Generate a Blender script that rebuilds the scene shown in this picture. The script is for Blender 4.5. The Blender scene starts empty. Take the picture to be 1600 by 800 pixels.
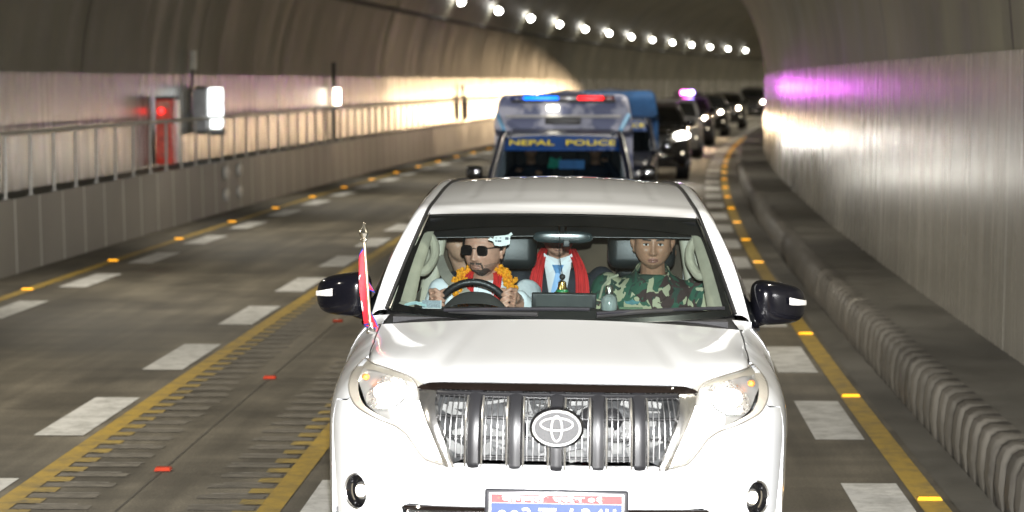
import bpy, bmesh, math, random
import numpy as np
from mathutils import Vector, Matrix, Euler
from mathutils.geometry import delaunay_2d_cdt
random.seed(7)
rng = np.random.default_rng(7)
SC = bpy.context.scene
COL = SC.collection

# ============================ camera, world, flash, exposure ============================
CAM_H = 2.33
cam_data = bpy.data.cameras.new('camera'); cam = bpy.data.objects.new('camera', cam_data); COL.objects.link(cam)
cam.location = (0, 0, CAM_H)
cam.rotation_euler = (math.radians(90) - math.atan(272/3950), 0, 0)
cam_data.sensor_width = 36; cam_data.lens = 3950/1600*36
cam_data.clip_start = .1; cam_data.clip_end = 2000
cam_data.dof.use_dof = True; cam_data.dof.focus_distance = 11.4; cam_data.dof.aperture_fstop = 3.3
SC.camera = cam
world = bpy.data.worlds.new('World'); SC.world = world; world.use_nodes = True
wn = world.node_tree.nodes; wl = world.node_tree.links
sky = wn.new('ShaderNodeTexSky'); sky.sky_type = 'NISHITA'; sky.sun_disc = False
sky.sun_elevation = math.radians(12); sky.sun_rotation = math.radians(160)
wl.new(sky.outputs[0], wn['Background'].inputs[0]); wn['Background'].inputs[1].default_value = .05
SC.view_settings.view_transform = 'Standard'; SC.view_settings.look = 'None'
SC.view_settings.exposure = .42; SC.view_settings.gamma = 1; SC.view_settings.use_curve_mapping = False
SC.cycles.use_denoising = True
SC.cycles.max_bounces = 8; SC.cycles.transparent_max_bounces = 12; SC.cycles.sample_clamp_indirect = 6
SC.cycles.caustics_reflective = False; SC.cycles.caustics_refractive = False
SC.cycles.use_light_tree = True
def lamp(kind, name, loc, power, color, radius=.1, direction=None, cone=None, blend=.3, parent=None):
    d = bpy.data.lights.new(name, kind); d.energy = power; d.color = color
    if kind in ('POINT', 'SPOT'): d.shadow_soft_size = radius
    if kind == 'AREA': d.size = radius
    if cone: d.spot_size = math.radians(cone); d.spot_blend = blend
    o = bpy.data.objects.new(name, d); COL.objects.link(o); o.location = loc
    if direction is not None: o.rotation_euler = Vector(direction).to_track_quat('-Z', 'Y').to_euler()
    if parent: o.parent = parent
    return o
FLASH_W = 12600
lamp('SPOT', 'camera_flash', (.04, .05, 2.60), FLASH_W, (1, .995, .99), .035, (0.01, 1, -.075), 62, .5)

# ============================ helpers ============================
def node(nt, kind, **kw):
    n = nt.nodes.new(kind)
    for k, v in kw.items(): setattr(n, k, v)
    return n
def mat(name, color=(.5,.5,.5), rough=.5, metal=0, coat=0, emit=None, estr=0, noise=0, nscale=8, bump=0, bscale=60, spec=.5, alpha=1, coat_rough=.05, trans=0, sheen=0, stretch=None, rvar=0):
    m = bpy.data.materials.new(name); m.use_nodes = True; nt = m.node_tree
    b = nt.nodes['Principled BSDF']
    b.inputs['Base Color'].default_value = (*color, 1); b.inputs['Roughness'].default_value = rough
    b.inputs['Metallic'].default_value = metal; b.inputs['Coat Weight'].default_value = coat; b.inputs['Coat Roughness'].default_value = coat_rough
    b.inputs['Specular IOR Level'].default_value = spec; b.inputs['Transmission Weight'].default_value = trans
    if sheen: b.inputs['Sheen Weight'].default_value = sheen
    if emit: b.inputs['Emission Color'].default_value = (*emit, 1); b.inputs['Emission Strength'].default_value = estr
    tc = node(nt, 'ShaderNodeTexCoord'); mp = node(nt, 'ShaderNodeMapping'); nt.links.new(tc.outputs['Object'], mp.inputs[0])
    if stretch: mp.inputs['Scale'].default_value = stretch
    if noise or rvar:
        t = node(nt, 'ShaderNodeTexNoise'); t.inputs['Scale'].default_value = nscale; t.inputs['Detail'].default_value = 6
        nt.links.new(mp.outputs[0], t.inputs[0])
        if noise:
            r = node(nt, 'ShaderNodeValToRGB'); nt.links.new(t.outputs[0], r.inputs[0])
            r.color_ramp.elements[0].position = .3; r.color_ramp.elements[1].position = .7
            r.color_ramp.elements[0].color = (*[c*(1-noise) for c in color], 1); r.color_ramp.elements[1].color = (*[min(1, c*(1+noise)) for c in color], 1)
            nt.links.new(r.outputs[0], b.inputs['Base Color'])
        if rvar:
            mr = node(nt, 'ShaderNodeMapRange'); nt.links.new(t.outputs[0], mr.inputs[0])
            mr.inputs[1].default_value = .3; mr.inputs[2].default_value = .7; mr.inputs[3].default_value = max(0, rough-rvar); mr.inputs[4].default_value = min(1, rough+rvar)
            nt.links.new(mr.outputs[0], b.inputs['Roughness'])
    if bump:
        t2 = node(nt, 'ShaderNodeTexNoise'); t2.inputs['Scale'].default_value = bscale; t2.inputs['Detail'].default_value = 5
        nt.links.new(mp.outputs[0], t2.inputs[0]); bp = node(nt, 'ShaderNodeBump'); bp.inputs['Strength'].default_value = bump; bp.inputs['Distance'].default_value = .01
        nt.links.new(t2.outputs[0], bp.inputs['Height']); nt.links.new(bp.outputs[0], b.inputs['Normal'])
    return m
def glass_mat(name, tint, ior=1.45, gloss_rough=.02, haze=0):
    m = bpy.data.materials.new(name); m.use_nodes = True; nt = m.node_tree
    nt.nodes.remove(nt.nodes['Principled BSDF']); out = nt.nodes['Material Output']
    tr = node(nt, 'ShaderNodeBsdfTransparent'); tr.inputs[0].default_value = (*tint, 1)
    gl = node(nt, 'ShaderNodeBsdfGlossy'); gl.inputs['Roughness'].default_value = gloss_rough; gl.inputs[0].default_value = (.9, .92, .95, 1)
    fr = node(nt, 'ShaderNodeFresnel'); ge = node(nt, 'ShaderNodeNewGeometry'); mr_ = node(nt, 'ShaderNodeMapRange')
    nt.links.new(ge.outputs['Backfacing'], mr_.inputs[0]); mr_.inputs[3].default_value = ior; mr_.inputs[4].default_value = 1/ior; nt.links.new(mr_.outputs[0], fr.inputs[0])
    mx = node(nt, 'ShaderNodeMixShader'); nt.links.new(fr.outputs[0], mx.inputs[0]); nt.links.new(tr.outputs[0], mx.inputs[1]); nt.links.new(gl.outputs[0], mx.inputs[2])
    if haze:  # faint patchy haze mixed into the glass, lifts the blacks behind it
        tc = node(nt, 'ShaderNodeTexCoord'); nz = node(nt, 'ShaderNodeTexNoise'); nz.inputs['Scale'].default_value = 6; nz.inputs['Detail'].default_value = 8; nt.links.new(tc.outputs['Object'], nz.inputs[0])
        ml = node(nt, 'ShaderNodeMapRange'); nt.links.new(nz.outputs[0], ml.inputs[0]); ml.inputs[1].default_value = .35; ml.inputs[2].default_value = .75; ml.inputs[3].default_value = haze*.4; ml.inputs[4].default_value = haze
        df = node(nt, 'ShaderNodeBsdfDiffuse'); df.inputs[0].default_value = (.7, .68, .62, 1)
        m2 = node(nt, 'ShaderNodeMixShader'); nt.links.new(ml.outputs[0], m2.inputs[0]); nt.links.new(mx.outputs[0], m2.inputs[1]); nt.links.new(df.outputs[0], m2.inputs[2]); mx = m2
    nt.links.new(mx.outputs[0], out.inputs[0])
    return m
class MB:
    def __init__(s): s.v = []; s.f = []; s.uv = {}
    def add(s, v, f):
        n = len(s.v); s.v.extend([tuple(map(float, p)) for p in v]); s.f.extend([tuple(i+n for i in q) for q in f]); return n
    def box(s, c, d, rot=None, bev=0):
        x, y, z = [q/2 for q in d]
        if bev:
            bm = bmesh.new(); bmesh.ops.create_cube(bm, size=1)
            for v in bm.verts: v.co = Vector((v.co.x*d[0], v.co.y*d[1], v.co.z*d[2]))
            bmesh.ops.bevel(bm, geom=bm.edges[:], offset=bev, segments=3, affect='EDGES', profile=.5)
            vs = [v.co.copy() for v in bm.verts]; bm.verts.index_update(); fs = [[v.index for v in f.verts] for f in bm.faces]; bm.free()
        else:
            vs = [Vector((a*x, b*y, e*z)) for a in (-1, 1) for b in (-1, 1) for e in (-1, 1)]
            fs = [(0,1,3,2),(4,6,7,5),(0,4,5,1),(2,3,7,6),(0,2,6,4),(1,5,7,3)]
        R = Euler(rot).to_matrix() if rot else Matrix.Identity(3)
        s.add([R@v+Vector(c) for v in vs], fs)
    def tube(s, pts, r, n=10, cap=True, flat=1, up=None):
        pts = [Vector(p) for p in pts]; rs = r if hasattr(r, '__len__') else [r]*len(pts)
        rings = []; prev = None
        for i, p in enumerate(pts):
            t = (pts[min(i+1, len(pts)-1)]-pts[max(i-1, 0)]).normalized()
            if prev is None:
                a = Vector(up) if up else (Vector((0,0,1)) if abs(t.z) < .9 else Vector((1,0,0)))
                u = (a - t*a.dot(t)).normalized()
            else: u = (prev - t*prev.dot(t)).normalized()
            prev = u; w = t.cross(u)
            rings.append([p+(u*math.cos(2*math.pi*k/n)*flat+w*math.sin(2*math.pi*k/n))*rs[i] for k in range(n)])
        b = len(s.v)
        for rg in rings: s.v.extend([tuple(q) for q in rg])
        for i in range(len(pts)-1):
            for k in range(n): s.f.append((b+i*n+k, b+i*n+(k+1)%n, b+(i+1)*n+(k+1)%n, b+(i+1)*n+k))
        if cap: s.f.append(tuple(b+k for k in range(n))[::-1]); s.f.append(tuple(b+(len(pts)-1)*n+k for k in range(n)))
    def lathe(s, prof, c=(0,0,0), axis=(0,0,1), n=24, cap=True):
        q = Vector((0,0,1)).rotation_difference(Vector(axis)); b = len(s.v)
        for r, h in prof:
            for k in range(n):
                a = 2*math.pi*k/n; s.v.append(tuple(q@Vector((r*math.cos(a), r*math.sin(a), h))+Vector(c)))
        for i in range(len(prof)-1):
            for k in range(n): s.f.append((b+i*n+k, b+i*n+(k+1)%n, b+(i+1)*n+(k+1)%n, b+(i+1)*n+k))
        if cap: s.f.append(tuple(b+k for k in range(n))[::-1]); s.f.append(tuple(b+(len(prof)-1)*n+k for k in range(n)))
    def ell(s, c, r, rot=None, nu=20, nv=12, p=1.0):
        R = Euler(rot).to_matrix() if rot else Matrix.Identity(3); b = len(s.v)
        sg = lambda a: math.copysign(abs(a)**p, a)
        for i in range(nv+1):
            th = math.pi*i/nv
            for k in range(nu):
                ph = 2*math.pi*k/nu
                s.v.append(tuple(R@Vector((r[0]*sg(math.sin(th))*sg(math.cos(ph)), r[1]*sg(math.sin(th))*sg(math.sin(ph)), r[2]*sg(math.cos(th))))+Vector(c)))
        for i in range(nv):
            for k in range(nu): s.f.append((b+i*nu+k, b+(i+1)*nu+k, b+(i+1)*nu+(k+1)%nu, b+i*nu+(k+1)%nu))
    def grid(s, fn, nu, nv, wrap=False):
        b = len(s.v)
        for i in range(nu+1):
            for j in range(nv+1): s.v.append(tuple(fn(i/nu, j/nv)))
        for i in range(nu):
            for j in range(nv): s.f.append((b+i*(nv+1)+j, b+(i+1)*(nv+1)+j, b+(i+1)*(nv+1)+j+1, b+i*(nv+1)+j+1))
    def build(s, name, m, parent=None, smooth=True, base=(0,0,0), merge=1e-5, sharp=35, uvfn=None, recalc=True):
        me = bpy.data.meshes.new(name)
        bx, by, bz = base
        me.from_pydata([(x-bx, y-by, z-bz) for x, y, z in s.v], [], s.f)
        bm = bmesh.new(); bm.from_mesh(me)
        if merge: bmesh.ops.remove_doubles(bm, verts=bm.verts[:], dist=merge)
        bmesh.ops.dissolve_degenerate(bm, dist=1e-7, edges=bm.edges[:])
        if recalc: bmesh.ops.recalc_face_normals(bm, faces=bm.faces[:])
        if smooth:
            for f in bm.faces: f.smooth = True
            for e in bm.edges:
                if len(e.link_faces) == 2 and e.calc_face_angle(0) > math.radians(sharp): e.smooth = False
        bm.to_mesh(me); bm.free()
        me.materials.append(m)
        o = bpy.data.objects.new(name, me); COL.objects.link(o)
        if parent: o.parent = parent
        return o
def tag(o, label=None, cat=None, group=None, kind=None):
    if label: o['label'] = label
    if cat: o['category'] = cat
    if group: o['group'] = group
    if kind: o['kind'] = kind
    return o
def empty(name, loc=(0,0,0), rot=(0,0,0), label=None, cat=None, group=None):
    o = bpy.data.objects.new(name, None); COL.objects.link(o); o.location = loc; o.rotation_euler = rot
    o.empty_display_size = .1
    return tag(o, label, cat, group)
def kids(o): return [c for c in COL.objects if c.parent == o]
def copy_tree(o, parent=None, override=None, skip=()):
    c = o.copy(); COL.objects.link(c); c.parent = parent
    if override and o.type == 'MESH' and o.material_slots and o.material_slots[0].material in override:
        c.material_slots[0].link = 'OBJECT'; c.material_slots[0].material = override[o.material_slots[0].material]
    for ch in kids(o):
        if ch.name.split('.')[0] in skip: continue
        copy_tree(ch, c, override, skip)
    return c
def remeshed(mb, name, m, parent, voxel, base, smooth_it=2, disp=None):
    o = mb.build(name+'_raw', m, None, base=base, merge=0)
    md = o.modifiers.new('r', 'REMESH'); md.mode = 'VOXEL'; md.voxel_size = voxel; md.use_smooth_shade = True
    if smooth_it:
        ms = o.modifiers.new('s', 'SMOOTH'); ms.iterations = smooth_it; ms.factor = .5
    dg = bpy.context.evaluated_depsgraph_get(); me = bpy.data.meshes.new_from_object(o.evaluated_get(dg))
    bpy.data.objects.remove(o)
    if disp:
        n = len(me.vertices); co = np.empty(n*3); me.vertices.foreach_get('co', co); co = co.reshape(-1, 3)
        nn = np.empty(n*3); me.vertices.foreach_get('normal', nn); nn = nn.reshape(-1, 3)
        co += nn*disp(co+np.array(base))[:, None]; me.vertices.foreach_set('co', co.ravel())
    for p in me.polygons: p.use_smooth = True
    me.name = name; r = bpy.data.objects.new(name, me); COL.objects.link(r); r.parent = parent
    return r
def text_mesh(name, body, size, m, parent, loc, rot, extrude=.002, xscale=1, align='CENTER', bold=0, width=None):
    cu = bpy.data.curves.new(name, 'FONT'); cu.body = body; cu.size = size; cu.extrude = extrude; cu.align_x = align; cu.align_y = 'CENTER'; cu.offset = bold
    o = bpy.data.objects.new(name, cu); COL.objects.link(o)
    dg = bpy.context.evaluated_depsgraph_get(); dg.update(); me = bpy.data.meshes.new_from_object(o.evaluated_get(dg)); bpy.data.objects.remove(o)
    if width and len(me.vertices):
        xs = [v.co.x for v in me.vertices]; xscale = width/(max(xs)-min(xs))
    for v in me.vertices: v.co.x *= xscale
    me.materials.clear(); me.materials.append(m); me.name = name
    r = bpy.data.objects.new(name, me); COL.objects.link(r); r.parent = parent; r.location = loc; r.rotation_euler = rot
    return r

# ============================ road alignment ============================
RX0, RH0, RK = 1.9, .024, .00094
def RP(s, off, z=0.):
    h = RH0+RK*s
    return Vector((RX0+(math.cos(RH0)-math.cos(h))/RK+off*math.cos(h), (math.sin(h)-math.sin(RH0))/RK-off*math.sin(h), z))
def heading(s): return RH0+RK*s
S0, S1 = -70., 420.
def ribbon(name, prof, m, parent=None, s0=S0, s1=S1, step=1.0, closed=False, smooth=True, sharp=30):
    """sweep a cross-section [(off,z)...] along the tunnel; UV = metres (along, around)"""
    n = max(1, int(round((s1-s0)/step))); me = bpy.data.meshes.new(name)
    d = [0.]
    for a, b in zip(prof, prof[1:]): d.append(d[-1]+math.hypot(b[0]-a[0], b[1]-a[1]))
    v = []; k = len(prof)
    for i in range(n+1):
        s = s0+(s1-s0)*i/n
        v.extend(tuple(RP(s, o, z)) for o, z in prof)
    f = [(i*k+j, i*k+j+1, (i+1)*k+j+1, (i+1)*k+j) for i in range(n) for j in range(k-1)]
    me.from_pydata(v, [], f); uv = me.uv_layers.new(name='UVMap')
    for p in me.polygons:
        p.use_smooth = smooth
        i, j = divmod(p.index, k-1)
        for li, (a, b) in zip(p.loop_indices, ((i, j), (i, j+1), (i+1, j+1), (i+1, j))):
            uv.data[li].uv = (s0+(s1-s0)*a/n, d[b])
    if smooth:
        me.update(); bm = bmesh.new(); bm.from_mesh(me)
        for e in bm.edges:
            if len(e.link_faces) == 2 and e.calc_face_angle(0) > math.radians(sharp): e.smooth = False
        bm.to_mesh(me); bm.free()
    me.materials.append(m); o = bpy.data.objects.new(name, me); COL.objects.link(o)
    if parent: o.parent = parent
    return o
def quads(name, rects, m, z, parent=None, thick=0):
    """flat patches on the road: (s0,s1,off0,off1)"""
    b = MB()
    for s0, s1, a, c in rects:
        n = max(1, int((s1-s0)/2))
        for i in range(n):
            u, w = s0+(s1-s0)*i/n, s0+(s1-s0)*(i+1)/n
            b.add([RP(u, a, z), RP(u, c, z), RP(w, c, z), RP(w, a, z)], [(0, 1, 2, 3)])
    return b.build(name, m, parent, smooth=False, merge=1e-4)

# ---- UV driven materials for the tunnel ----
def uv_mat(name, dark, light, rough, uscale, vscale, seam=None, seam_w=.02, seam_col=(.02,.02,.02), spec=.5, coat=0, rvar=0, bump=.2, bump_u=30, bump_v=.6, blot=.5, metal=0, streak2=1, dist=.004):
    m = bpy.data.materials.new(name); m.use_nodes = True; nt = m.node_tree; L = nt.links.new
    b = nt.nodes['Principled BSDF']; b.inputs['Specular IOR Level'].default_value = spec; b.inputs['Coat Weight'].default_value = coat; b.inputs['Metallic'].default_value = metal
    uv = node(nt, 'ShaderNodeUVMap'); mp = node(nt, 'ShaderNodeMapping'); mp.inputs['Scale'].default_value = (uscale, vscale, 1); L(uv.outputs[0], mp.inputs[0])
    n1 = node(nt, 'ShaderNodeTexNoise'); n1.inputs['Scale'].default_value = 1; n1.inputs['Detail'].default_value = 8; n1.inputs['Roughness'].default_value = .62; L(mp.outputs[0], n1.inputs[0])
    mp2 = node(nt, 'ShaderNodeMapping'); mp2.inputs['Scale'].default_value = (.35, .45, 1); L(uv.outputs[0], mp2.inputs[0])
    n2 = node(nt, 'ShaderNodeTexNoise'); n2.inputs['Scale'].default_value = 1; n2.inputs['Detail'].default_value = 5; L(mp2.outputs[0], n2.inputs[0])
    mx = node(nt, 'ShaderNodeMix'); mx.data_type = 'FLOAT'; mx.inputs[0].default_value = blot; L(n1.outputs[0], mx.inputs[2]); L(n2.outputs[0], mx.inputs[3])
    r = node(nt, 'ShaderNodeValToRGB'); L(mx.outputs[0], r.inputs[0]); r.color_ramp.elements[0].position = .36; r.color_ramp.elements[1].position = .64
    r.color_ramp.elements[0].color = (*dark, 1); r.color_ramp.elements[1].color = (*light, 1)
    col = r.outputs[0]
    if seam:
        period, phase = seam
        sx = node(nt, 'ShaderNodeSeparateXYZ'); L(uv.outputs[0], sx.inputs[0])
        a = node(nt, 'ShaderNodeMath', operation='SUBTRACT'); L(sx.outputs[0], a.inputs[0]); a.inputs[1].default_value = phase-period*100
        w = node(nt, 'ShaderNodeMath', operation='MODULO'); L(a.outputs[0], w.inputs[0]); w.inputs[1].default_value = period
        c = node(nt, 'ShaderNodeMath', operation='LESS_THAN'); L(w.outputs[0], c.inputs[0]); c.inputs[1].default_value = seam_w
        ms = node(nt, 'ShaderNodeMix'); ms.data_type = 'RGBA'; L(c.outputs[0], ms.inputs[0]); L(col, ms.inputs[6]); ms.inputs[7].default_value = (*seam_col, 1)
        col = ms.outputs[2]
    L(col, b.inputs['Base Color'])
    mr = node(nt, 'ShaderNodeMapRange'); L(n1.outputs[0], mr.inputs[0]); mr.inputs[1].default_value = .3; mr.inputs[2].default_value = .7
    mr.inputs[3].default_value = max(.02, rough-rvar); mr.inputs[4].default_value = rough+rvar; L(mr.outputs[0], b.inputs['Roughness'])
    mp3 = node(nt, 'ShaderNodeMapping'); mp3.inputs['Scale'].default_value = (bump_u, bump_v, 1); L(uv.outputs[0], mp3.inputs[0])
    n3 = node(nt, 'ShaderNodeTexNoise'); n3.inputs['Scale'].default_value = 1; n3.inputs['Detail'].default_value = 4; L(mp3.outputs[0], n3.inputs[0])
    bp = node(nt, 'ShaderNodeBump'); bp.inputs['Strength'].default_value = bump; bp.inputs['Distance'].default_value = dist; L(n3.outputs[0], bp.inputs['Height']); L(bp.outputs[0], b.inputs['Normal'])
    return m
M = {}
M['lining'] = uv_mat('lining_concrete', (.078,.073,.054), (.21,.197,.145), .6, 1.3, .16, seam=(9.07, .4), seam_w=.09, seam_col=(.03,.027,.02), rvar=.15, bump=.5, bump_u=2.2, bump_v=.15, blot=.4, dist=.02)
M['panel'] = uv_mat('wall_coating', (.215,.205,.18), (.335,.318,.28), .27, 2.4, .14, seam=(9.07, .4), seam_w=.03, seam_col=(.62,.61,.57), rvar=.03, bump=.04, bump_u=4, bump_v=.2, blot=.45, spec=.8)
M['parapet'] = uv_mat('parapet_concrete', (.20,.19,.165), (.31,.295,.26), .5, 1.6, .7, seam=(1.25, .25), seam_w=.05, seam_col=(.66,.66,.64), rvar=.1, bump=.2, bump_u=12, bump_v=2)
M['walk'] = uv_mat('walkway_concrete', (.045,.043,.036), (.15,.142,.122), .62, .9, 1.3, rvar=.15, bump=.5, bump_u=14, bump_v=14, blot=.6)
M['kerb'] = uv_mat('kerb_concrete', (.038,.035,.030), (.125,.116,.10), .6, 3.5, 1.6, seam=(2.485, 1.4), seam_w=.018, seam_col=(.36,.35,.33), rvar=.15, bump=.5, bump_u=26, bump_v=10, blot=.3)
def kerb_stripes():  # stripes at the rib spacing: darker in the grooves, paler on the ribs
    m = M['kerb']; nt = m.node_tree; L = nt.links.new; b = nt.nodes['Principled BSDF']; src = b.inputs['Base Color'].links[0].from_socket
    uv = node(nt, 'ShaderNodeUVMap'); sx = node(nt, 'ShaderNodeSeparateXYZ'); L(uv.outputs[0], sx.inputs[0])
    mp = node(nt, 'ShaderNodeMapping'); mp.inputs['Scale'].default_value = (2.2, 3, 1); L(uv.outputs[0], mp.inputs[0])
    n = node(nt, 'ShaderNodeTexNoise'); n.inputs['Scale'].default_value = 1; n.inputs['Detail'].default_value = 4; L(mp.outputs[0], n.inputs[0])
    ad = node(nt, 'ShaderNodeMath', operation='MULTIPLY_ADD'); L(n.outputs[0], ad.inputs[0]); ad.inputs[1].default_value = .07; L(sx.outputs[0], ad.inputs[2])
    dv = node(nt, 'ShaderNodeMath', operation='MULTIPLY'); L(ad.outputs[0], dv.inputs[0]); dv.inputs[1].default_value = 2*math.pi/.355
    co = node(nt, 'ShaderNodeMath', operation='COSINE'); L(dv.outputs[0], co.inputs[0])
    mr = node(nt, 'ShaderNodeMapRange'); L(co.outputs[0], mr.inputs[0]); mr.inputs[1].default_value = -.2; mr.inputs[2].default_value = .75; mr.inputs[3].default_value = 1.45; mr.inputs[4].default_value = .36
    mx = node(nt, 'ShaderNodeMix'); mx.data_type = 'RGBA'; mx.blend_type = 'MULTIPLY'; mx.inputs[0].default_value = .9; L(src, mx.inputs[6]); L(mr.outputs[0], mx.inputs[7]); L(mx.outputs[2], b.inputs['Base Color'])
kerb_stripes()
def road_mat():
    m = bpy.data.materials.new('road_asphalt'); m.use_nodes = True; nt = m.node_tree; L = nt.links.new; b = nt.nodes['Principled BSDF']
    uv = node(nt, 'ShaderNodeUVMap')
    def nz(su, sv, det=6, rough=.6):
        mp = node(nt, 'ShaderNodeMapping'); mp.inputs['Scale'].default_value = (su, sv, 1); L(uv.outputs[0], mp.inputs[0])
        n = node(nt, 'ShaderNodeTexNoise'); n.inputs['Scale'].default_value = 1; n.inputs['Detail'].default_value = det; n.inputs['Roughness'].default_value = rough; L(mp.outputs[0], n.inputs[0]); return n
    a = nz(.10, 2.2); c = nz(.7, 1.0); g = nz(60, 60, 3); tr = nz(2.5, .35, 4)
    r1 = node(nt, 'ShaderNodeValToRGB'); L(a.outputs[0], r1.inputs[0]); e = r1.color_ramp.elements; e[0].position = .35; e[1].position = .66; e[0].color = (.088,.080,.063, 1); e[1].color = (.18,.164,.130, 1)
    r2 = node(nt, 'ShaderNodeValToRGB'); L(c.outputs[0], r2.inputs[0]); e = r2.color_ramp.elements; e[0].position = .38; e[1].position = .62; e[0].color = (.62,.62,.62, 1); e[1].color = (1.15,1.14,1.12, 1)
    r3 = node(nt, 'ShaderNodeValToRGB'); L(g.outputs[0], r3.inputs[0]); e = r3.color_ramp.elements; e[0].position = .3; e[1].position = .72; e[0].color = (.72,.72,.72, 1); e[1].color = (1.35,1.33,1.3, 1)
    r4 = node(nt, 'ShaderNodeValToRGB'); L(tr.outputs[0], r4.inputs[0]); e = r4.color_ramp.elements; e[0].position = .4; e[1].position = .6; e[0].color = (.82,.82,.82, 1); e[1].color = (1.05,1.05,1.05, 1)
    cur = r1.outputs[0]
    for r in (r2, r3, r4):
        mx = node(nt, 'ShaderNodeMix'); mx.data_type = 'RGBA'; mx.blend_type = 'MULTIPLY'; mx.inputs[0].default_value = 1; L(cur, mx.inputs[6]); L(r.outputs[0], mx.inputs[7]); cur = mx.outputs[2]
    L(cur, b.inputs['Base Color']); b.inputs['Roughness'].default_value = .62
    mr = node(nt, 'ShaderNodeMapRange'); L(c.outputs[0], mr.inputs[0]); mr.inputs[3].default_value = .42; mr.inputs[4].default_value = .8; L(mr.outputs[0], b.inputs['Roughness'])
    bp = node(nt, 'ShaderNodeBump'); bp.inputs['Strength'].default_value = .35; bp.inputs['Distance'].default_value = .01; L(g.outputs[0], bp.inputs['Height']); L(bp.outputs[0], b.inputs['Normal'])
    return m
M['road'] = road_mat()
def paint_mat(name, col, worn):
    m = mat(name, col, .55, noise=0, bump=.3, bscale=90); nt = m.node_tree; b = nt.nodes['Principled BSDF']; L = nt.links.new
    tc = node(nt, 'ShaderNodeTexCoord')
    t = node(nt, 'ShaderNodeTexNoise'); t.inputs['Scale'].default_value = 5; t.inputs['Detail'].default_value = 9; t.inputs['Roughness'].default_value = .75; L(tc.outputs['Object'], t.inputs[0])
    r = node(nt, 'ShaderNodeValToRGB'); L(t.outputs[0], r.inputs[0]); e = r.color_ramp.elements; e[0].position = .33; e[1].position = .56
    e[0].color = (*worn, 1); e[1].color = (*col, 1); L(r.outputs[0], b.inputs['Base Color'])
    return m
M['white_paint'] = paint_mat('white_road_paint', (.62,.62,.6), (.34,.34,.32))
M['yellow_paint'] = paint_mat('yellow_road_paint', (.42,.285,.055), (.20,.155,.07))
M['amber'] = mat('amber_reflector', (.9,.42,.02), .2, emit=(1,.42,.02), estr=1.5, noise=.2)  # emission stands in for light thrown back by the reflector
M['amber_body'] = mat('stud_housing', (.55,.35,.05), .35, noise=.2)
M['red_refl'] = mat('red_reflector', (.42,.05,.025), .25, noise=.2, emit=(1,.12,.05), estr=.05)  # slight glow put in for the returned light, no lamp inside
M['rail'] = mat('rail_steel', (.55,.54,.50), .4, metal=.5, noise=.15, nscale=20)
M['steel'] = mat('brushed_steel', (.55,.54,.5), .28, metal=1, noise=.1)
M['black_plastic'] = mat('black_plastic', (.012,.012,.013), .45, noise=.3, nscale=30, bump=.1, bscale=300)
M['black_gloss'] = mat('black_gloss', (.006,.006,.007), .12, coat=1, noise=.2)
M['lamp_face'] = mat('lamp_lens', (1,1,1), .3, emit=(1,.97,.88), estr=42, noise=.02)
M['lamp_body'] = mat('lamp_housing', (.05,.05,.05), .5, noise=.2)

# ============================ tunnel ============================
road = tag(ribbon('road', [(-9.14,0),(.36,0)], M['road'], step=2), kind='structure')
RNG = lambda a, b, st: [a+st*i for i in range(int((b-a)/st))]
blk = []
for k in range(-12, 60):
    s = 16.35+3.8*k
    blk += [(s, s+2, -.44, -.12), (s, s+2, -5.58, -5.25), (s, s+2, -3.46, -3.14), (s+.5, s+2.5, -8.12, -7.8)]
quads('lane_marking', blk, M['white_paint'], .005, road)
quads('yellow_line', [(S0, 250, -.075, .075), (S0, 250, -8.45, -8.31), (S0, 250, -5.19, -5.06), (S0, 250, -3.70, -3.57)], M['yellow_paint'], .005, road)
teeth = []; bars = []; barl = []
for k in range(-60, 420):
    s = .38*k
    teeth += [(s, s+.17, -5.06, -4.93), (s, s+.17, -3.83, -3.70)]
    bars += [(s+.2, s+.34, -5.05, -4.62-.05*random.random()), (s+.2, s+.34, -4.12+.05*random.random(), -3.72)]
    barl += [(s+.34, s+.365, -4.95, -4.62-.1*random.random()), (s+.34, s+.37, -4.1+.08*random.random(), -3.8)]
quads('yellow_teeth', teeth, paint_mat('worn_yellow_paint', (.36,.26,.07), (.13,.115,.08)), .006, road)
quads('rumble_groove', bars, mat('groove_asphalt', (.138,.126,.104), .7, noise=.3, nscale=12, bump=.4), .004, road)
quads('groove_edge', barl, mat('groove_worn_edge', (.20,.188,.168), .6, noise=.45, nscale=9), .007, road)
quads('joint_line', [(S0, 250, -4.471, -4.459)], mat('joint_bitumen', (.085,.078,.067), .5, noise=.3), .0035, road)
# lining: arch
C0, CZ, CR = -4.3, 2.2, 5.47
arch = []
a0 = math.pi - math.asin((2.46-CZ)/CR); a1 = math.asin((2.5-CZ)/CR)
for i in range(41):
    a = a0+(a1-a0)*i/40; arch.append((C0+CR*math.cos(a), CZ+CR*math.sin(a)))
tag(ribbon('tunnel_lining', arch, M['lining'], step=2), kind='structure')
LW = ribbon('tunnel_wall', [(-9.70,.90),(-9.72,1.6),(-9.735,2.2),(-9.735,2.46),(-9.80,2.462)], M['panel'], step=2)
tag(LW, 'glossy pale wall band behind the railing on the left side of the tunnel', 'wall')
RW = ribbon('tunnel_wall', [(1.10,.35),(1.115,1.2),(1.13,2.0),(1.13,2.56),(1.22,2.562)], M['panel'], step=2)
tag(RW, 'glossy grey wall band beside the low kerb walkway on the right side', 'wall')
PW = ribbon('parapet_wall', [(-9.10,0),(-9.12,.91)], M['parapet'], step=2)
tag(PW, 'low grey panelled concrete wall carrying the railing along the left road edge', 'wall')
tag(ribbon('raised_walkway', [(-9.12,.91),(-9.72,.905)], M['walk'], step=2), kind='structure')
tag(ribbon('side_walkway', [(.50,.362),(1.12,.362)], M['walk'], step=2), kind='structure')
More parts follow.
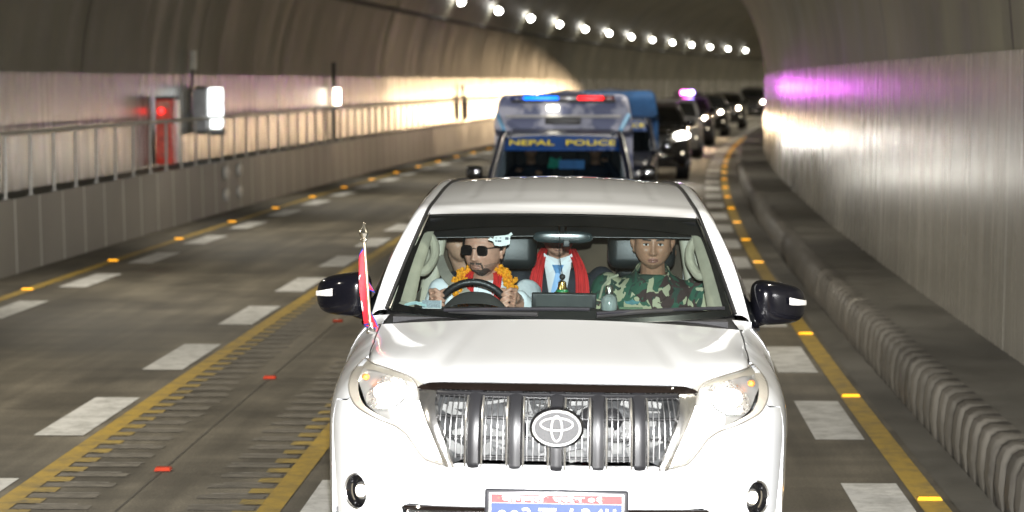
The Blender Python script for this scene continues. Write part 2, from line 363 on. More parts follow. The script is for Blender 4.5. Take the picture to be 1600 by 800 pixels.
tag(ribbon('drain_channel', [(.12,.004),(.30,.004),(.34,.006)], M['walk'], step=2), kind='structure')
# ribbed kerb
def kerb():
    prof = [(.345,0),(.350,.13),(.362,.27),(.382,.33),(.42,.354),(.50,.366),(.53,.366)]
    out = [(1,0),(1,.05),(.95,.2),(.8,.55),(.45,.9),(0,0),(0,0)]
    d = [0.]
    for a, b in zip(prof, prof[1:]): d.append(d[-1]+math.hypot(b[0]-a[0], b[1]-a[1]))
    v = []; us = []
    ss = []
    s = 5.
    while s < 70: ss.append(s); s += .0296
    while s < 260: ss.append(s); s += .355
    for s in ss:
        ph = (s/.355) % 1
        w = .5 if s >= 70 else max(0, min(1, (.34-abs(ph-.5))/.07))
        irr = .012*math.sin(s*1.3)+.006*math.sin(s*7.1)
        for (o, z), (kx, kz) in zip(prof, out):
            e = .026*w*min(1, z/.05) if z > 0 else 0
            v.append(tuple(RP(s, o-e*kx*(1 if kx else 0)+(irr*.4 if z < .3 else 0), z+e*kz*.8)))
    k = len(prof); f = [(i*k+j, i*k+j+1, (i+1)*k+j+1, (i+1)*k+j) for i in range(len(ss)-1) for j in range(k-1)]
    me = bpy.data.meshes.new('kerb'); me.from_pydata(v, [], f); uv = me.uv_layers.new(name='UVMap')
    for p in me.polygons:
        i, j = divmod(p.index, k-1); p.use_smooth = True
        for li, (a, b) in zip(p.loop_indices, ((i, j), (i, j+1), (i+1, j+1), (i+1, j))): uv.data[li].uv = (ss[a], d[b])
    bm = bmesh.new(); bm.from_mesh(me)
    for e in bm.edges:
        if len(e.link_faces) == 2 and e.calc_face_angle(0) > math.radians(38): e.smooth = False
    bm.to_mesh(me); bm.free()
    me.materials.append(M['kerb']); o = bpy.data.objects.new('kerb', me); COL.objects.link(o); return tag(o, kind='structure')
kerb()
cb = MB(); cb.tube([RP(s, -9.30, 4.36) for s in np.arange(20, 230, 2)], .06, 8)
tag(cb.build('cable_run', mat('cable_grey', (.03,.028,.024), .7, noise=.3), None), 'long dark cable running along the left side of the arch below the lamps', 'cable')
# railing
rail = empty('railing', RP(20, -9.2, .91), label='long steel railing on the raised walkway along the left wall', cat='railing')
def rel(o): return tuple(o.location)
rb = MB(); rb.tube([RP(s, -9.2, 1.70) for s in np.arange(5, 135, 1.25)], .028, 8); rb.build('top_rail', M['rail'], rail, base=rel(rail))
for k in range(95):
    s = 13.9+1.25*k
    b = MB(); b.tube([RP(s, -9.2, .91), RP(s, -9.2, 1.69)], .021, 8); b.lathe([(.05,0),(.05,.012),(.02,.014)], RP(s, -9.2, .91), n=10)
    b.build('post', M['rail'], rail, base=rel(rail))
# road studs
def stud(s, off, name, body, face, w, label, cat, group):
    e = empty(name, RP(s, off, .005), (0, 0, -heading(s)), label, cat, group)
    b = MB(); b.add([(-w,-.05,0),(w,-.05,0),(w,.05,0),(-w,.05,0),(-w*.88,-.028,.018),(w*.88,-.028,.018),(w*.88,.028,.018),(-w*.88,.028,.018)], [(0,1,5,4),(1,2,6,5),(2,3,7,6),(3,0,4,7),(4,5,6,7)])
    b.build('housing', body, e, smooth=False)
    c = MB(); c.add([(-w*.9,-.052,.003),(w*.9,-.052,.003),(w*.8,-.031,.017),(-w*.8,-.031,.017),(-w*.9,-.045,.002),(w*.9,-.045,.002),(w*.8,-.026,.016),(-w*.8,-.026,.016)], [(0,1,2,3),(4,7,6,5),(0,4,5,1),(1,5,6,2),(2,6,7,3),(3,7,4,0)])
    c.build('reflector', face, e, smooth=False)
    return e
def nth(i):
    W = ['first','second','third','fourth','fifth','sixth','seventh','eighth','ninth','tenth','eleventh','twelfth','thirteenth','fourteenth','fifteenth','sixteenth','seventeenth','eighteenth','nineteenth','twentieth']
    return W[i] if i < 20 else 'twenty-'+W[i-20]
def stud_row(proto_args, ss):
    p = None; pa = list(proto_args); lab = pa[5]; pa[5] = lab % nth(0); proto_args = tuple(pa)
    for i, s in enumerate(ss):
        if p is None: p = stud(s, *proto_args)
        else:
            c = copy_tree(p); c.location = RP(s, proto_args[0], .005); c.rotation_euler = (0, 0, -heading(s)); c['label'] = lab % nth(i)
stud_row((0, 'road_stud', M['amber_body'], M['amber'], .072, '%s amber stud, counted from the bottom, on the yellow line beside the right kerb', 'road stud', 'amber studs along the right edge line'), [14.0+4.65*k for k in range(26)])
stud_row((-8.38, 'road_stud', M['amber_body'], M['amber'], .072, '%s amber stud from the left on the yellow line below the railing wall', 'road stud', 'amber studs along the left edge line'), [27.9+4.55*k for k in range(14)])
stud_row((-4.46, 'road_stud', M['red_refl'], M['red_refl'], .048, '%s small red stud, counted from the bottom, between the two comb-edged yellow lines', 'road stud', 'red studs along the median joint'), [14.9+4.7*k for k in range(9)])
# ceiling lamps
WARM = (1, .92, .77)
def ceiling_lamp(s, proto=None):
    p = RP(s, -8.72, 5.0); rot = (0, math.radians(38), -heading(s))
    if proto is None:
        e = empty('ceiling_lamp', p, rot, 'round bright lamp in the row fixed to the upper left of the tunnel arch', 'lamp', 'lamps in a row along the tunnel arch')
        b = MB(); b.box((0,0,.08), (.26,.26,.08), bev=.02); b.build('housing', M['lamp_body'], e)
        c = MB(); c.ell((0,0,-.06), (.11,.11,.12)); c.build('lens', M['lamp_face'], e)
    else: e = copy_tree(proto); e.location = p; e.rotation_euler = rot
    return e
TUN_W = 1000
lp = None
for k in range(-9, 32):
    s = 93.2+10.85*(k-6); h = heading(s)
    if s > 400: break
    if 5 <= k < 18: lp = ceiling_lamp(s, lp); lp['label'] = '%s round bright lamp from the left in the row along the arch' % nth(k-5)
    lamp('SPOT', 'lamp_light', RP(s, -8.58, 4.86), TUN_W, WARM, .1, direction=(.70*math.cos(h), -.70*math.sin(h), -.71), cone=128, blend=1)
    lamp('SPOT', 'lamp_light', RP(s+5.4, -.20, 4.86), TUN_W*(.42 if s < 120 else 1.5), WARM, .1, direction=(-.55*math.cos(h), .55*math.sin(h), -.83), cone=134, blend=1)

# ============================ wall equipment ============================
def wall_box():
    e = empty('emergency_cabinet', RP(41.8, -9.66, .95), (0, 0, -heading(41.8)), 'red emergency cabinet standing against the wall behind the railing', 'cabinet')
    red = mat('cabinet_red', (.82,.07,.04), .35, noise=.25, nscale=5); dk = mat('cabinet_dark', (.05,.03,.03), .5, noise=.3)
    b = MB(); b.box((.14,0,.55), (.27,.5,1.08), bev=.01); b.build('body', red, e)
    b = MB(); b.box((.15,0,1.115), (.30,.54,.05), bev=.008); b.build('top_cover', dk, e)
    b = MB(); b.box((.14,-.256,.48), (.22,.012,.74)); b.build('door', mat('cabinet_door', (.85,.09,.05), .3, noise=.4, nscale=8), e)
    b = MB(); b.ell((.10,-.27,.90), (.045,.03,.045)); b.build('signal_light', mat('red_signal', (.8,.02,.02), .3, emit=(1,.02,.02), estr=5), e)
    b = MB(); b.box((.14,-.258,1.0), (.2,.01,.12)); b.build('sign_plate', mat('faded_plate', (.7,.28,.2), .4, noise=.3), e)
    b = MB(); b.box((.30,.2,.55), (.03,.06,1.05)); b.build('side_post', M['steel'], e)
wall_box()
def device():
    e = empty('sign_box', RP(45.2, -9.66, 1.42), (0, 0, -heading(45.2)), 'dark box with a white lit face mounted on the wall right of the red cabinet', 'sign box')
    b = MB(); b.box((.12,0,.40), (.20,.62,.86), bev=.03); b.build('body', M['black_plastic'], e)
    b = MB(); b.box((.12,-.36,.40), (.26,.10,.76), bev=.03); b.build('grey_casing', mat('grey_casing', (.4,.41,.42), .4, noise=.15), e)
    b = MB(); b.box((.36,-.10,.44), (.22,.42,.74), bev=.05); b.build('lit_face', mat('lit_face', (.9,.9,.9), .4, emit=(.95,1,1), estr=2.2, noise=.05), e)
    b = MB(); b.box((.40,.0,.0), (.24,.34,.1), bev=.02); b.build('bracket', M['lamp_body'], e)
    b = MB(); b.box((.472,-.1,.52), (.004,.3,.03)); b.build('stripe', mat('teal_stripe', (.15,.5,.45), .4, noise=.1), e)
device()
def cable():
    e = empty('cable_box', RP(44.8, -9.66, 2.60), (0, 0, -heading(44.8)), 'small pale junction box with a black cable running down to the red cabinet', 'junction box')
    b = MB(); b.box((.02,0,.12), (.10,.14,.34), bev=.01); b.build('box', mat('pale_box', (.42,.40,.33), .5, noise=.2), e)
    b = MB(); b.tube([(0,0,0),(.01,-.1,-.3),(0,-.25,-.5),(.0,-.22,-.8),(.02,-.7,-.9)], .022, 8); b.build('cable', M['black_plastic'], e)
cable()
def conduit(s, zt, lab, light):
    e = empty('wall_conduit', RP(s, -9.66, .92), (0, 0, -heading(s)), lab, 'conduit')
    b = MB(); b.tube([(.04,0,0),(.04,0,zt)], .05, 8); b.build('pipe', M['black_plastic'], e)
    b = MB(); b.box((.12,0,.5), (.16,.5,.8), bev=.02); b.build('box', mat('brown_box', (.12,.08,.055), .5, noise=.3), e) if not light else None
    if light:
        b = MB(); b.box((.12,0,1.05), (.16,.22,.42), bev=.03); b.build('lamp_face', mat('wall_lamp', (1,.95,.8), .3, emit=(1,.9,.7), estr=7, noise=.02), e)
conduit(61.9, 1.9, 'thin dark vertical conduit with a small bright lamp on the left wall', True)
conduit(89.4, 1.3, 'brown box on a pipe in the brightest stretch of the left wall', False)
ovm = mat('oval_plate', (.62,.62,.6), .4, noise=.15)
pr = None
for s, z, lb in ((44.95,.70,'upper left'),(46.3,.70,'upper right'),(44.95,.30,'lower left'),(46.3,.30,'lower right')):
    b = MB(); b.lathe([(.0,0),(.20,0),(.20,.02),(.17,.03)], axis=(1,0,0), n=20); o = b.build('oval_marker', ovm)
    o.scale = (1,1.35,.62); o.location = RP(s, -9.10, z); o.rotation_euler = (0,0,-heading(s))
    tag(o, lb+' of four pale oval markers on the parapet wall under the railing', 'marker', 'oval markers on the parapet')

# ============================ main car ============================
exec_geom = True
# ---- car surface functions (car local: x right in photo, y rearward, z up) ----
def interp(tab, v):
    return float(np.interp(v, [a for a, b in tab], [b for a, b in tab]))
def catmull(pts, n=14):
    P = [np.array(p, float) for p in pts]
    P = [2*P[0]-P[1]] + P + [2*P[-1]-P[-2]]
    out = []
    for i in range(1, len(P)-2):
        for k in range(n):
            t = k/n
            out.append(.5*((2*P[i])+(-P[i-1]+P[i+1])*t+(2*P[i-1]-5*P[i]+4*P[i+1]-P[i+2])*t*t+(-P[i-1]+3*P[i]-3*P[i+1]+P[i+2])*t**3))
    out.append(P[-2])
    return np.array(out)
PLAN = catmull([(-.2,.003),(0,0),(.2,.003),(.4,.025),(.55,.07),(.68,.15),(.79,.25),(.885,.38),(.948,.55),(.978,.75),(.99,.98),(.985,1.3),(.97,2.0),(.965,3.0),(.955,3.8),(.93,4.25),(.86,4.5),(.7,4.62),(.4,4.66),(0,4.67)], 16)[16:]
_seg = np.hypot(*np.diff(PLAN, axis=0).T)
ARC = np.concatenate([[0], np.cumsum(_seg)])
TEND = float(ARC[-1])
_tan = np.gradient(PLAN, ARC, axis=0); _tan /= np.hypot(_tan[:,0], _tan[:,1])[:,None]
_tan[0] = (1,0); _tan[-1] = (-1,0)
def t_of_y(y):
    k = int(np.argmin(np.abs(PLAN[:int(len(PLAN)*.85),1]-y)))
    return float(ARC[k])
def t_of_x(x):
    h = len(PLAN)//2
    return float(np.interp(x, PLAN[:h,0], ARC[:h]))
ZTOP = [(0,1.128),(t_of_x(.3),1.126),(t_of_x(.5),1.118),(t_of_x(.565),1.103),(t_of_x(.64),1.122),(t_of_x(.76),1.140),(t_of_y(.45),1.150),(t_of_y(.62),1.160),(t_of_y(.9),1.192),(t_of_y(1.25),1.238),(t_of_y(1.45),1.225),(t_of_y(2),1.20),(t_of_y(4),1.21),(TEND-1.0,1.2),(TEND,1.2)]
AMP = [(0,.11),(t_of_x(.5),.12),(t_of_x(.7),.13),(t_of_y(.45),.145),(t_of_y(.62),.168),(t_of_y(.9),.19),(t_of_y(1.25),.19),(t_of_y(1.5),.10),(t_of_y(1.9),.065),(TEND-1.0,.065),(TEND,.1)]
LOWF = [(.15,.16),(.3,.06),(.42,.015),(.55,-.012),(.66,-.015),(.78,.0),(2,.0)]
LOWS = [(.15,.06),(.35,.02),(.5,.004),(.7,0),(.9,-.002),(2,0)]
def S(t, z, d=0.0):
    a = abs(t); sg = 1 if t >= 0 else -1
    px = np.interp(a, ARC, PLAN[:,0]); py = np.interp(a, ARC, PLAN[:,1])
    tx = np.interp(a, ARC, _tan[:,0]); ty = np.interp(a, ARC, _tan[:,1])
    nx, ny = ty, -tx; L = math.hypot(nx, ny); nx /= L; ny /= L
    zt = interp(ZTOP, a); A = interp(AMP, a); z0 = .80 if py < 1.4 else .92
    u = max(0., (z-z0)/(zt-z0)); e = 3.4 if py < 1.4 else 2.6; g = u**e if u < 1 else 1+e*(u-1)
    w = min(1., a/1.2)
    ins = A*g + (1-w)*interp(LOWF, z) + w*interp(LOWS, z) - d
    return np.array([sg*(px-nx*ins), py-ny*ins, z])

CARM = Matrix.Translation((.165, 10., 0)) @ Euler((0, math.radians(.8), -math.radians(1.5))).to_matrix().to_4x4()
M['white'] = mat('white_car_paint', (.755,.775,.80), .28, coat=1, coat_rough=.03, noise=.005, nscale=2)
M['chrome'] = mat('chrome', (.78,.77,.75), .22, metal=.95, rvar=.08, nscale=6)
M['dark_chrome'] = mat('dark_chrome', (.010,.007,.006), .05, metal=0, noise=.1, spec=.4)
M['satin'] = mat('satin_grey_bar', (.016,.016,.018), .36, metal=0, spec=.45, noise=.08, nscale=4)
M['windscreen'] = glass_mat('windscreen_glass', (.64,.71,.71), haze=.005)
M['lens'] = glass_mat('lamp_cover', (.95,.95,.95), 1.35)
M['dark_glass'] = mat('dark_tinted_glass', (.008,.009,.01), .04, coat=1, noise=.1)
M['frit'] = mat('black_band', (.006,.006,.007), .25, noise=.2)
M['cabin_dark'] = mat('cabin_dark', (.018,.018,.020), .7, noise=.3, nscale=20, bump=.1)
M['beige'] = mat('beige_trim', (.38,.355,.27), .55, noise=.12, nscale=12, bump=.1, bscale=200)
M['leather'] = mat('black_leather', (.011,.015,.016), .42, noise=.3, nscale=8, bump=.06, bscale=120)
M['tyre'] = mat('tyre_rubber', (.02,.02,.02), .85, noise=.3, bump=.5)
M['reflector'] = mat('lamp_reflector', (.88,.87,.85), .30, metal=.9, rvar=.12, nscale=50, bump=.8, bscale=48)
M['lamp_inner'] = mat('lamp_inner', (.44,.44,.43), .3, metal=.5, noise=.05, bump=.2, bscale=40)
M['headlight'] = mat('headlight_glow', (1,1,1), .2, emit=(1,.98,.94), estr=40, noise=.02)
M['fog_glow'] = mat('fog_glow', (1,1,1), .3, emit=(1,.86,.62), estr=3.2, noise=.02)
M['drl'] = mat('running_light', (1,1,1), .3, emit=(1,.98,.94), estr=4, noise=.02)
M['amber_bulb'] = mat('amber_bulb', (.9,.25,.05), .3, noise=.1)
M['mirror_black'] = mat('mirror_black_paint', (.004,.004,.006), .12, noise=.15, spec=.35)
M['clear_amber'] = mat('signal_lens', (.7,.68,.64), .2, coat=1, noise=.25, nscale=60, bump=.3, bscale=120)

def inside(p, poly):
    x, y = p; c = False; n = len(poly); j = n-1
    for i in range(n):
        xi, yi = poly[i]; xj, yj = poly[j]
        if (yi > y) != (yj > y) and x < (xj-xi)*(y-yi)/(yj-yi)+xi: c = not c
        j = i
    return c
def subdiv(poly, d):
    o = []
    for i in range(len(poly)):
        a, b = Vector(poly[i]), Vector(poly[(i+1) % len(poly)]); n = max(1, int((b-a).length/d+.5))
        o += [tuple(a+(b-a)*k/n) for k in range(n)]
    return o
def smooth_poly(poly, closed=True, n=4):
    if not closed: return [tuple(p) for p in catmull(poly, n)]
    P = list(poly); r = catmull([P[-1]]+P+[P[0], P[1]], n); return [tuple(p) for p in r[n:-n][:len(P)*n]]
def drape(mb, outer, fn, d=.03, holes=(), thick=0, off=0., inner_step=True):
    """fill a 2-D outline and map it onto a surface with fn(a,b,offset)"""
    loops = [subdiv(outer, d)]+[subdiv(h, d) for h in holes]
    pts = []; edges = []
    for lp in loops:
        b = len(pts); pts += lp; edges += [(b+i, b+(i+1) % len(lp)) for i in range(len(lp))]
    xs = [p[0] for p in loops[0]]; ys = [p[1] for p in loops[0]]
    nb = len(pts)
    def near(q):
        for p in pts[:nb]:
            if abs(p[0]-q[0]) < d*.45 and abs(p[1]-q[1]) < d*.45: return True
        return False
    nx, ny = int((max(xs)-min(xs))/d), int((max(ys)-min(ys))/d)
    for i in range(1, nx+1):
        for j in range(1, ny+1):
            q = (min(xs)+i*d, min(ys)+j*d+(.5*d if i % 2 else 0))
            if inside(q, loops[0]) and not any(inside(q, h) for h in loops[1:]) and not near(q): pts.append(q)
    co, ed, fa, *_ = delaunay_2d_cdt([Vector(p) for p in pts], edges, [], 0, 1e-6)
    keep = []
    for f in fa:
        c = (sum(co[i][0] for i in f)/len(f), sum(co[i][1] for i in f)/len(f))
        if inside(c, loops[0]) and not any(inside(c, h) for h in loops[1:]): keep.append(f)
    v = [fn(p[0], p[1], off) for p in co]
    n0 = mb.add(v, keep)
    if thick:
        cnt = {}
        for f in keep:
            for i in range(len(f)):
                a, b = f[i], f[(i+1) % len(f)]; cnt.setdefault((min(a, b), max(a, b)), []).append((a, b))
        be = [e[0] for e in cnt.values() if len(e) == 1]
        idx = {}; vv = []
        for a, b in be:
            for q in (a, b):
                if q not in idx: idx[q] = len(vv); vv.append(fn(co[q][0], co[q][1], off-thick))
        n1 = mb.add(vv, [])
        mb.f += [(n0+b, n0+a, n1+idx[a], n1+idx[b]) for a, b in be]
def mir(poly): return [(-a, b) for a, b in poly][::-1]
car = empty('white_suv', (0,0,0), label='large white off-road car leading the convoy with a small flag on its fender', cat='car')
car.matrix_world = CARM
def lerp(a, b, t): return a+(b-a)*t
SN = lambda t, z, d: tuple(S(t, z, d))

HLP = [(1.30,1.148),(1.056,1.149),(.862,1.141),(.742,1.128),(.680,1.113),(.634,1.088),(.604,1.056),(.553,.997),(.511,.927),(.474,.849),(.455,.795),
       (.491,.799),(.532,.810),(.558,.833),(.592,.872),(.625,.906),(.683,.933),(.765,.949),(.855,.967),(.940,.987),(1.015,1.018),(1.119,1.062),(1.25,1.112)]
HLP = smooth_poly(HLP, n=3)
TC = t_of_y(1.25); TH = t_of_y(.62)
# --- grille opening outline
GR = [(.0,1.104),(.50,1.096),(.585,1.10),(.622,1.082),(.604,1.056),(.553,.997),(.511,.927),(.474,.849),(.445,.788),(.40,.806),(0,.806)]
def zt(t): return interp(ZTOP, abs(t))
# bumper
FOG = [(.905+.070*math.cos(2*math.pi*k/24), .640+.070*math.sin(2*math.pi*k/24)) for k in range(24)]
def scale_poly(P, c, s): return [(c[0]+(x-c[0])*s, c[1]+(y-c[1])*s) for x, y in P]
gfull = GR[:]+mir(GR)[0:]; 
gfull = []
for p in GR+[(-a, b) for a, b in GR[::-1]]:
    if not gfull or (abs(p[0]-gfull[-1][0])+abs(p[1]-gfull[-1][1])) > 1e-4: gfull.append(p)
gfull = gfull[:-1] if abs(gfull[0][0]-gfull[-1][0]) < 1e-4 and abs(gfull[0][1]-gfull[-1][1]) < 1e-4 else gfull
TB = t_of_y(.46)
LOW = .30
# right half bumper boundary (top edge): along grille bottom -> headlight lower edge -> rearwards
hl_low = [(.445,.786),(.491,.796),(.534,.807),(.561,.830),(.595,.869),(.628,.903),(.685,.930),(.765,.946),(.855,.964),(.940,.984),(1.015,1.012)]
tb_end = 1.19
topR = [(.40,.802)]+hl_low+[(1.04,1.0),(tb_end,.985)]
outR = [(t_of_y(.42)+.05,.75),(t_of_y(.40),.55),(t_of_y(.37),.40),(t_of_y(.33),LOW)]
outR = [(1.175,.85),(1.13,.70),(1.09,.55),(1.06,.42),(1.04,LOW)]
outer = topR+outR+[(-a, b) for a, b in outR[::-1]]+[(-a, b) for a, b in topR[::-1]]
slot = [(-.60,.628),(.60,.628),(.66,.60),(.62,.50),(-.62,.50),(-.66,.60)]
mb = MB(); drape(mb, outer, SN, .03, holes=[FOG, mir(FOG), slot], thick=.03); mb.build('front_bumper', M['white'], car)
# strip between hood and grille/headlight is the hood's own lip
# fenders and side shell
def arch(yc, r, n=14):  # wheel arch in (t,z)
    tcen = t_of_y(yc); return [(tcen-r*math.cos(math.pi*k/n)*1.0, .39+r*math.sin(math.pi*k/n)) for k in range(n+1)]
YF, YR = .98, 3.77
WF = arch(YF, .43); WR = arch(YR, .43)
tdoor = t_of_y(1.42)
fen = [(1.19,.988),(1.04,1.004),(1.019,1.018),(1.122,1.060),(1.253,1.110),(1.304,1.150)]+[(t, zt(t)) for t in (1.304+.02,1.4,1.5,TC, t_of_y(1.36))]
fen = [(1.193,.988),(1.04,1.006),(1.021,1.018),(1.122,1.060),(1.253,1.110),(1.306,1.150),(1.306, zt(1.306)-.002)]+[(t, zt(t)) for t in (1.42,1.6,1.75,TC,t_of_y(1.36))]+[(tdoor,zt(tdoor)),(tdoor,.34)]
fen += [(t_of_y(YF+.43)+.0,.36)]+[p for p in WF[::-1] if p[1] < .985 or p[0] > 1.2][0:]
fen = [p for i, p in enumerate(fen) if i == 0 or abs(p[0]-fen[i-1][0])+abs(p[1]-fen[i-1][1]) > 1e-3]
while fen[-1][0] < 1.195 and fen[-1][1] < .7: fen.pop()
fen2 = []
for p in fen: fen2.append(p)
hl_front_top = None
for sg in (1, -1):
    mb = MB()
    P = fen2 if sg == 1 else mir(fen2)
    drape(mb, P, SN, .04, thick=.025)
    # fill piece between bumper rear edge and arch
    Q = [(tb_end+.004,.983),(1.179,.85),(1.134,.70),(1.094,.55),(1.065,.42)]+[p for p in WF if p[0] < t_of_y(.62)][:4]
    mb.build('fender', M['white'], car)
    for nm, ya, yb in (('front_door', 1.43, 2.48), ('rear_door', 2.49, 3.42)):
        ta, tb_ = t_of_y(ya), t_of_y(yb)
        top = [(t, zt(t)) for t in np.linspace(ta, tb_, 8)]
        pts = top+[(tb_,.62 if nm == 'rear_door' else .34)]+([(t_of_y(3.33),.45),(t_of_y(3.3),.34)] if nm == 'rear_door' else [])+[(ta,.34)]
        mb = MB(); drape(mb, pts if sg == 1 else mir(pts), SN, .06, thick=.02); dr = mb.build(nm, M['white'], car)
        h = MB(); c = S(sg*t_of_y(yb-.16), 1.03, .03); h.box(c, (.03,.2,.03), bev=.008); h.build('door_handle', M['white'], dr)
    ta = t_of_y(3.43)
    rq = [(t, zt(t)) for t in np.linspace(ta, TEND-.72, 12)]+[(TEND-.72,.42),(t_of_y(YR+.43),.40)]+WR[::-1][1:-1]+[(t_of_y(3.43),.62)]
    rq = [p for p in rq if True]
    mb = MB(); drape(mb, rq if sg == 1 else mir(rq), SN, .06, thick=.02); mb.build('rear_quarter', M['white'], car)
    # wheel well liner + wheel
    for yw in (YF, YR):
        lw = MB(); lw.lathe([(.45,-.28),(.45,.0)], (sg*.93, yw, .39), (sg*1., 0, 0), 28, cap=False); lw.build('wheel_arch_liner', M['black_plastic'], car)
        w = MB(); w.lathe([(.24,-.12),(.34,-.13),(.375,-.11),(.385,-.05),(.385,.05),(.375,.11),(.34,.13),(.24,.12)], (sg*.82, yw, .388), (sg*1.,0,0), 36)
        wo = w.build('tyre', M['tyre'], car)
        r = MB(); r.lathe([(.245,.09),(.235,.118),(.21,.10),(.06,.08),(.05,.11),(.0,.112)], (sg*.82, yw, .388), (sg*1.,0,0), 36)
        for k in range(6):
            a = k*math.pi/3; r.tube([(sg*.92, yw+.05*math.cos(a), .388+.05*math.sin(a)), (sg*.925, yw+.225*math.cos(a), .388+.225*math.sin(a))], .024, 6)
        r.build('rim', M['steel'], wo)
    sk = MB(); sk.tube([(sg*.95,1.5,.36),(sg*.95,3.3,.36)], .05, 8, flat=1); sk.build('side_step', M['black_plastic'], car)
# tailgate
tg = [(TEND-.715,1.195),(TEND,1.195)]
mb = MB(); P = [(TEND-.71,.45),(TEND-.71,1.195),(TEND-.36,1.195),(TEND-.001,1.195),(TEND-.001,.45)]
drape(mb, P, SN, .08, thick=.02); drape(mb, mir(P), SN, .08, thick=.02); mb.build('tailgate', M['white'], car)
# hood (Coons patch on the shell's top edge)
def hood(u, v, d=0.):
    x = (u*2-1); a = abs(x); sg = 1 if x >= 0 else -1
    A = S(sg*a*TH, zt(a*TH)); B0 = S(sg*TH, zt(TH)); B = S(sg*lerp(TH, TC, v), zt(lerp(TH, TC, v)))
    C1 = S(sg*TC, zt(TC)); D = np.array([sg*a*abs(C1[0]), lerp(1.065, C1[1], a**2.2), lerp(1.288, C1[2], a**2.0)])
    A = A.copy()
    p = (1-v)*A+v*D+(1-a)*0 + a**3*(B-((1-v)*B0+v*C1))
    hgt = .036*(1-math.exp(-v/.07))*(1-v)**1.1*(1-a**7)
    dome = .006*math.exp(-((a-.46)/.10)**2)*math.sin(math.pi*min(1,v*1.05))
    p[2] += hgt+dome+d
    return tuple(p)
mb = MB()
vs = [0,.004,.012,.025,.045,.07,.1,.14,.2,.3,.4,.5,.6,.7,.8,.9,.96,1]
us = list(np.linspace(0,1,65))
mb.grid(lambda i, j: hood(us[int(round(i*64))], vs[int(round(j*17))]), 64, 17)
b = len(mb.v)
# folded front lip
mb.grid(lambda i, j: tuple(np.array(hood(i, 0))+np.array([0, .03*j, -.022*j])), 64, 2)
hd = mb.build('hood', M['white'], car, sharp=50)
# dark gap lines along the hood sides
for sg in (1, -1):
    mb = MB(); mb.tube([tuple(S(sg*t, zt(t))+np.array([sg*.004,0,-.004])) for t in np.linspace(TH-.02, TC+.03, 24)], .0045, 6); mb.build('panel_gap', M['black_plastic'], car)
# --- grille
gm = MB()
def fill_S(P, mb, d, off, thick=0): drape(mb, P, SN, d, off=off, thick=thick)
backg = [(a*.985, b) for a, b in gfull]
mb = MB(); fill_S(backg, mb, .05, -.10)
gr_back = mat('radiator', (.035,.037,.038), .5, metal=.2, noise=.75, nscale=13, bump=.6, bscale=30, rvar=.2)
grille = mb.build('grille', gr_back, car)
# clutter behind the grille
mb = MB()
for k in range(46):
    t0 = random.uniform(-.46,.46); z0 = random.uniform(.83,1.05)
    mb.box(S(t0, z0, -.085), (random.uniform(.03,.12), .02, random.uniform(.006,.05)), rot=(0, random.uniform(-.5,.5), 0))
mb.build('condenser_bracket', mat('pale_alloy', (.07,.072,.07), .45, metal=.4, noise=.35, nscale=25), grille)
for c in ((.225,.98),(.135,.985),(-.16,.93)):
    mb = MB(); p = S(c[0], c[1], -.07); mb.lathe([(.045,-.02),(.045,0),(.038,.006),(.03,.0),(.022,.008),(0,.012)], p, (0,-1,0), 24); mb.build('horn', M['black_plastic'], grille)
mb = MB()
def gz(t, top=True):  # vertical extent of the mesh at lateral t
    a = abs(t)
    if top: return 1.085
    return .815 if a < .41 else lerp(.815, 1.06, min(1, ((a-.41)/.19)))
t = -.56
while t < .56:
    z1, z0 = gz(t), gz(t, False)
    if z1-z0 > .03: mb.tube([tuple(S(t, z, -.03)) for z in np.linspace(z0, z1, 7)], .0030, 6)
    t += .0245
mb.build('fine_bars', mat('fine_bar_steel', (.16,.16,.16), .3, metal=.7, noise=.2), grille)
mb = MB()
for z in (.83,.905,.985,1.068):
    w = .40+max(0, (z-.815))*.62
    mb.tube([tuple(S(q, z, -.034)) for q in np.linspace(-w, w, 40)], .0055 if z < 1.06 else .012, 6)
mb.build('cross_bars', M['black_plastic'], grille)
BT = (-.334,-.1665,0,.1665,.334)
for q in BT:
    mb = MB(); hw = .026
    ztop_, zbot = 1.092, .778
    if q == 0: ztop_, zbot = 1.092, .772
    prof = [(-1,-.03),(-.98,.000),(-.80,.010),(0,.013),(.80,.010),(.98,.000),(1,-.03)]
    zs = np.linspace(zbot, ztop_, 16)
    def bp(i, j):
        z = lerp(zbot, ztop_, j); k = i*(len(prof)-1); k0 = min(len(prof)-2, int(k)); fr = k-k0
        w_ = lerp(prof[k0][0], prof[k0+1][0], fr); d_ = lerp(prof[k0][1], prof[k0+1][1], fr)
        wd = hw*(1.22 if j > .93 else 1)
        return tuple(S(q+w_*wd, z, d_-(0.02*(1-min(1, j/.06)))))
    mb.grid(bp, 12, 30)
    # rounded foot
    bar = mb.build('vertical_bar', M['satin'], grille, sharp=40)
    cm = MB()
    for s_ in (-1, 1): cm.tube([tuple(S(q+s_*(hw+.007), z, -.004)) for z in np.linspace(zbot+.012, ztop_-.02, 16)], .0055, 8)
    cm.build('chrome_edge', M['chrome'], bar)
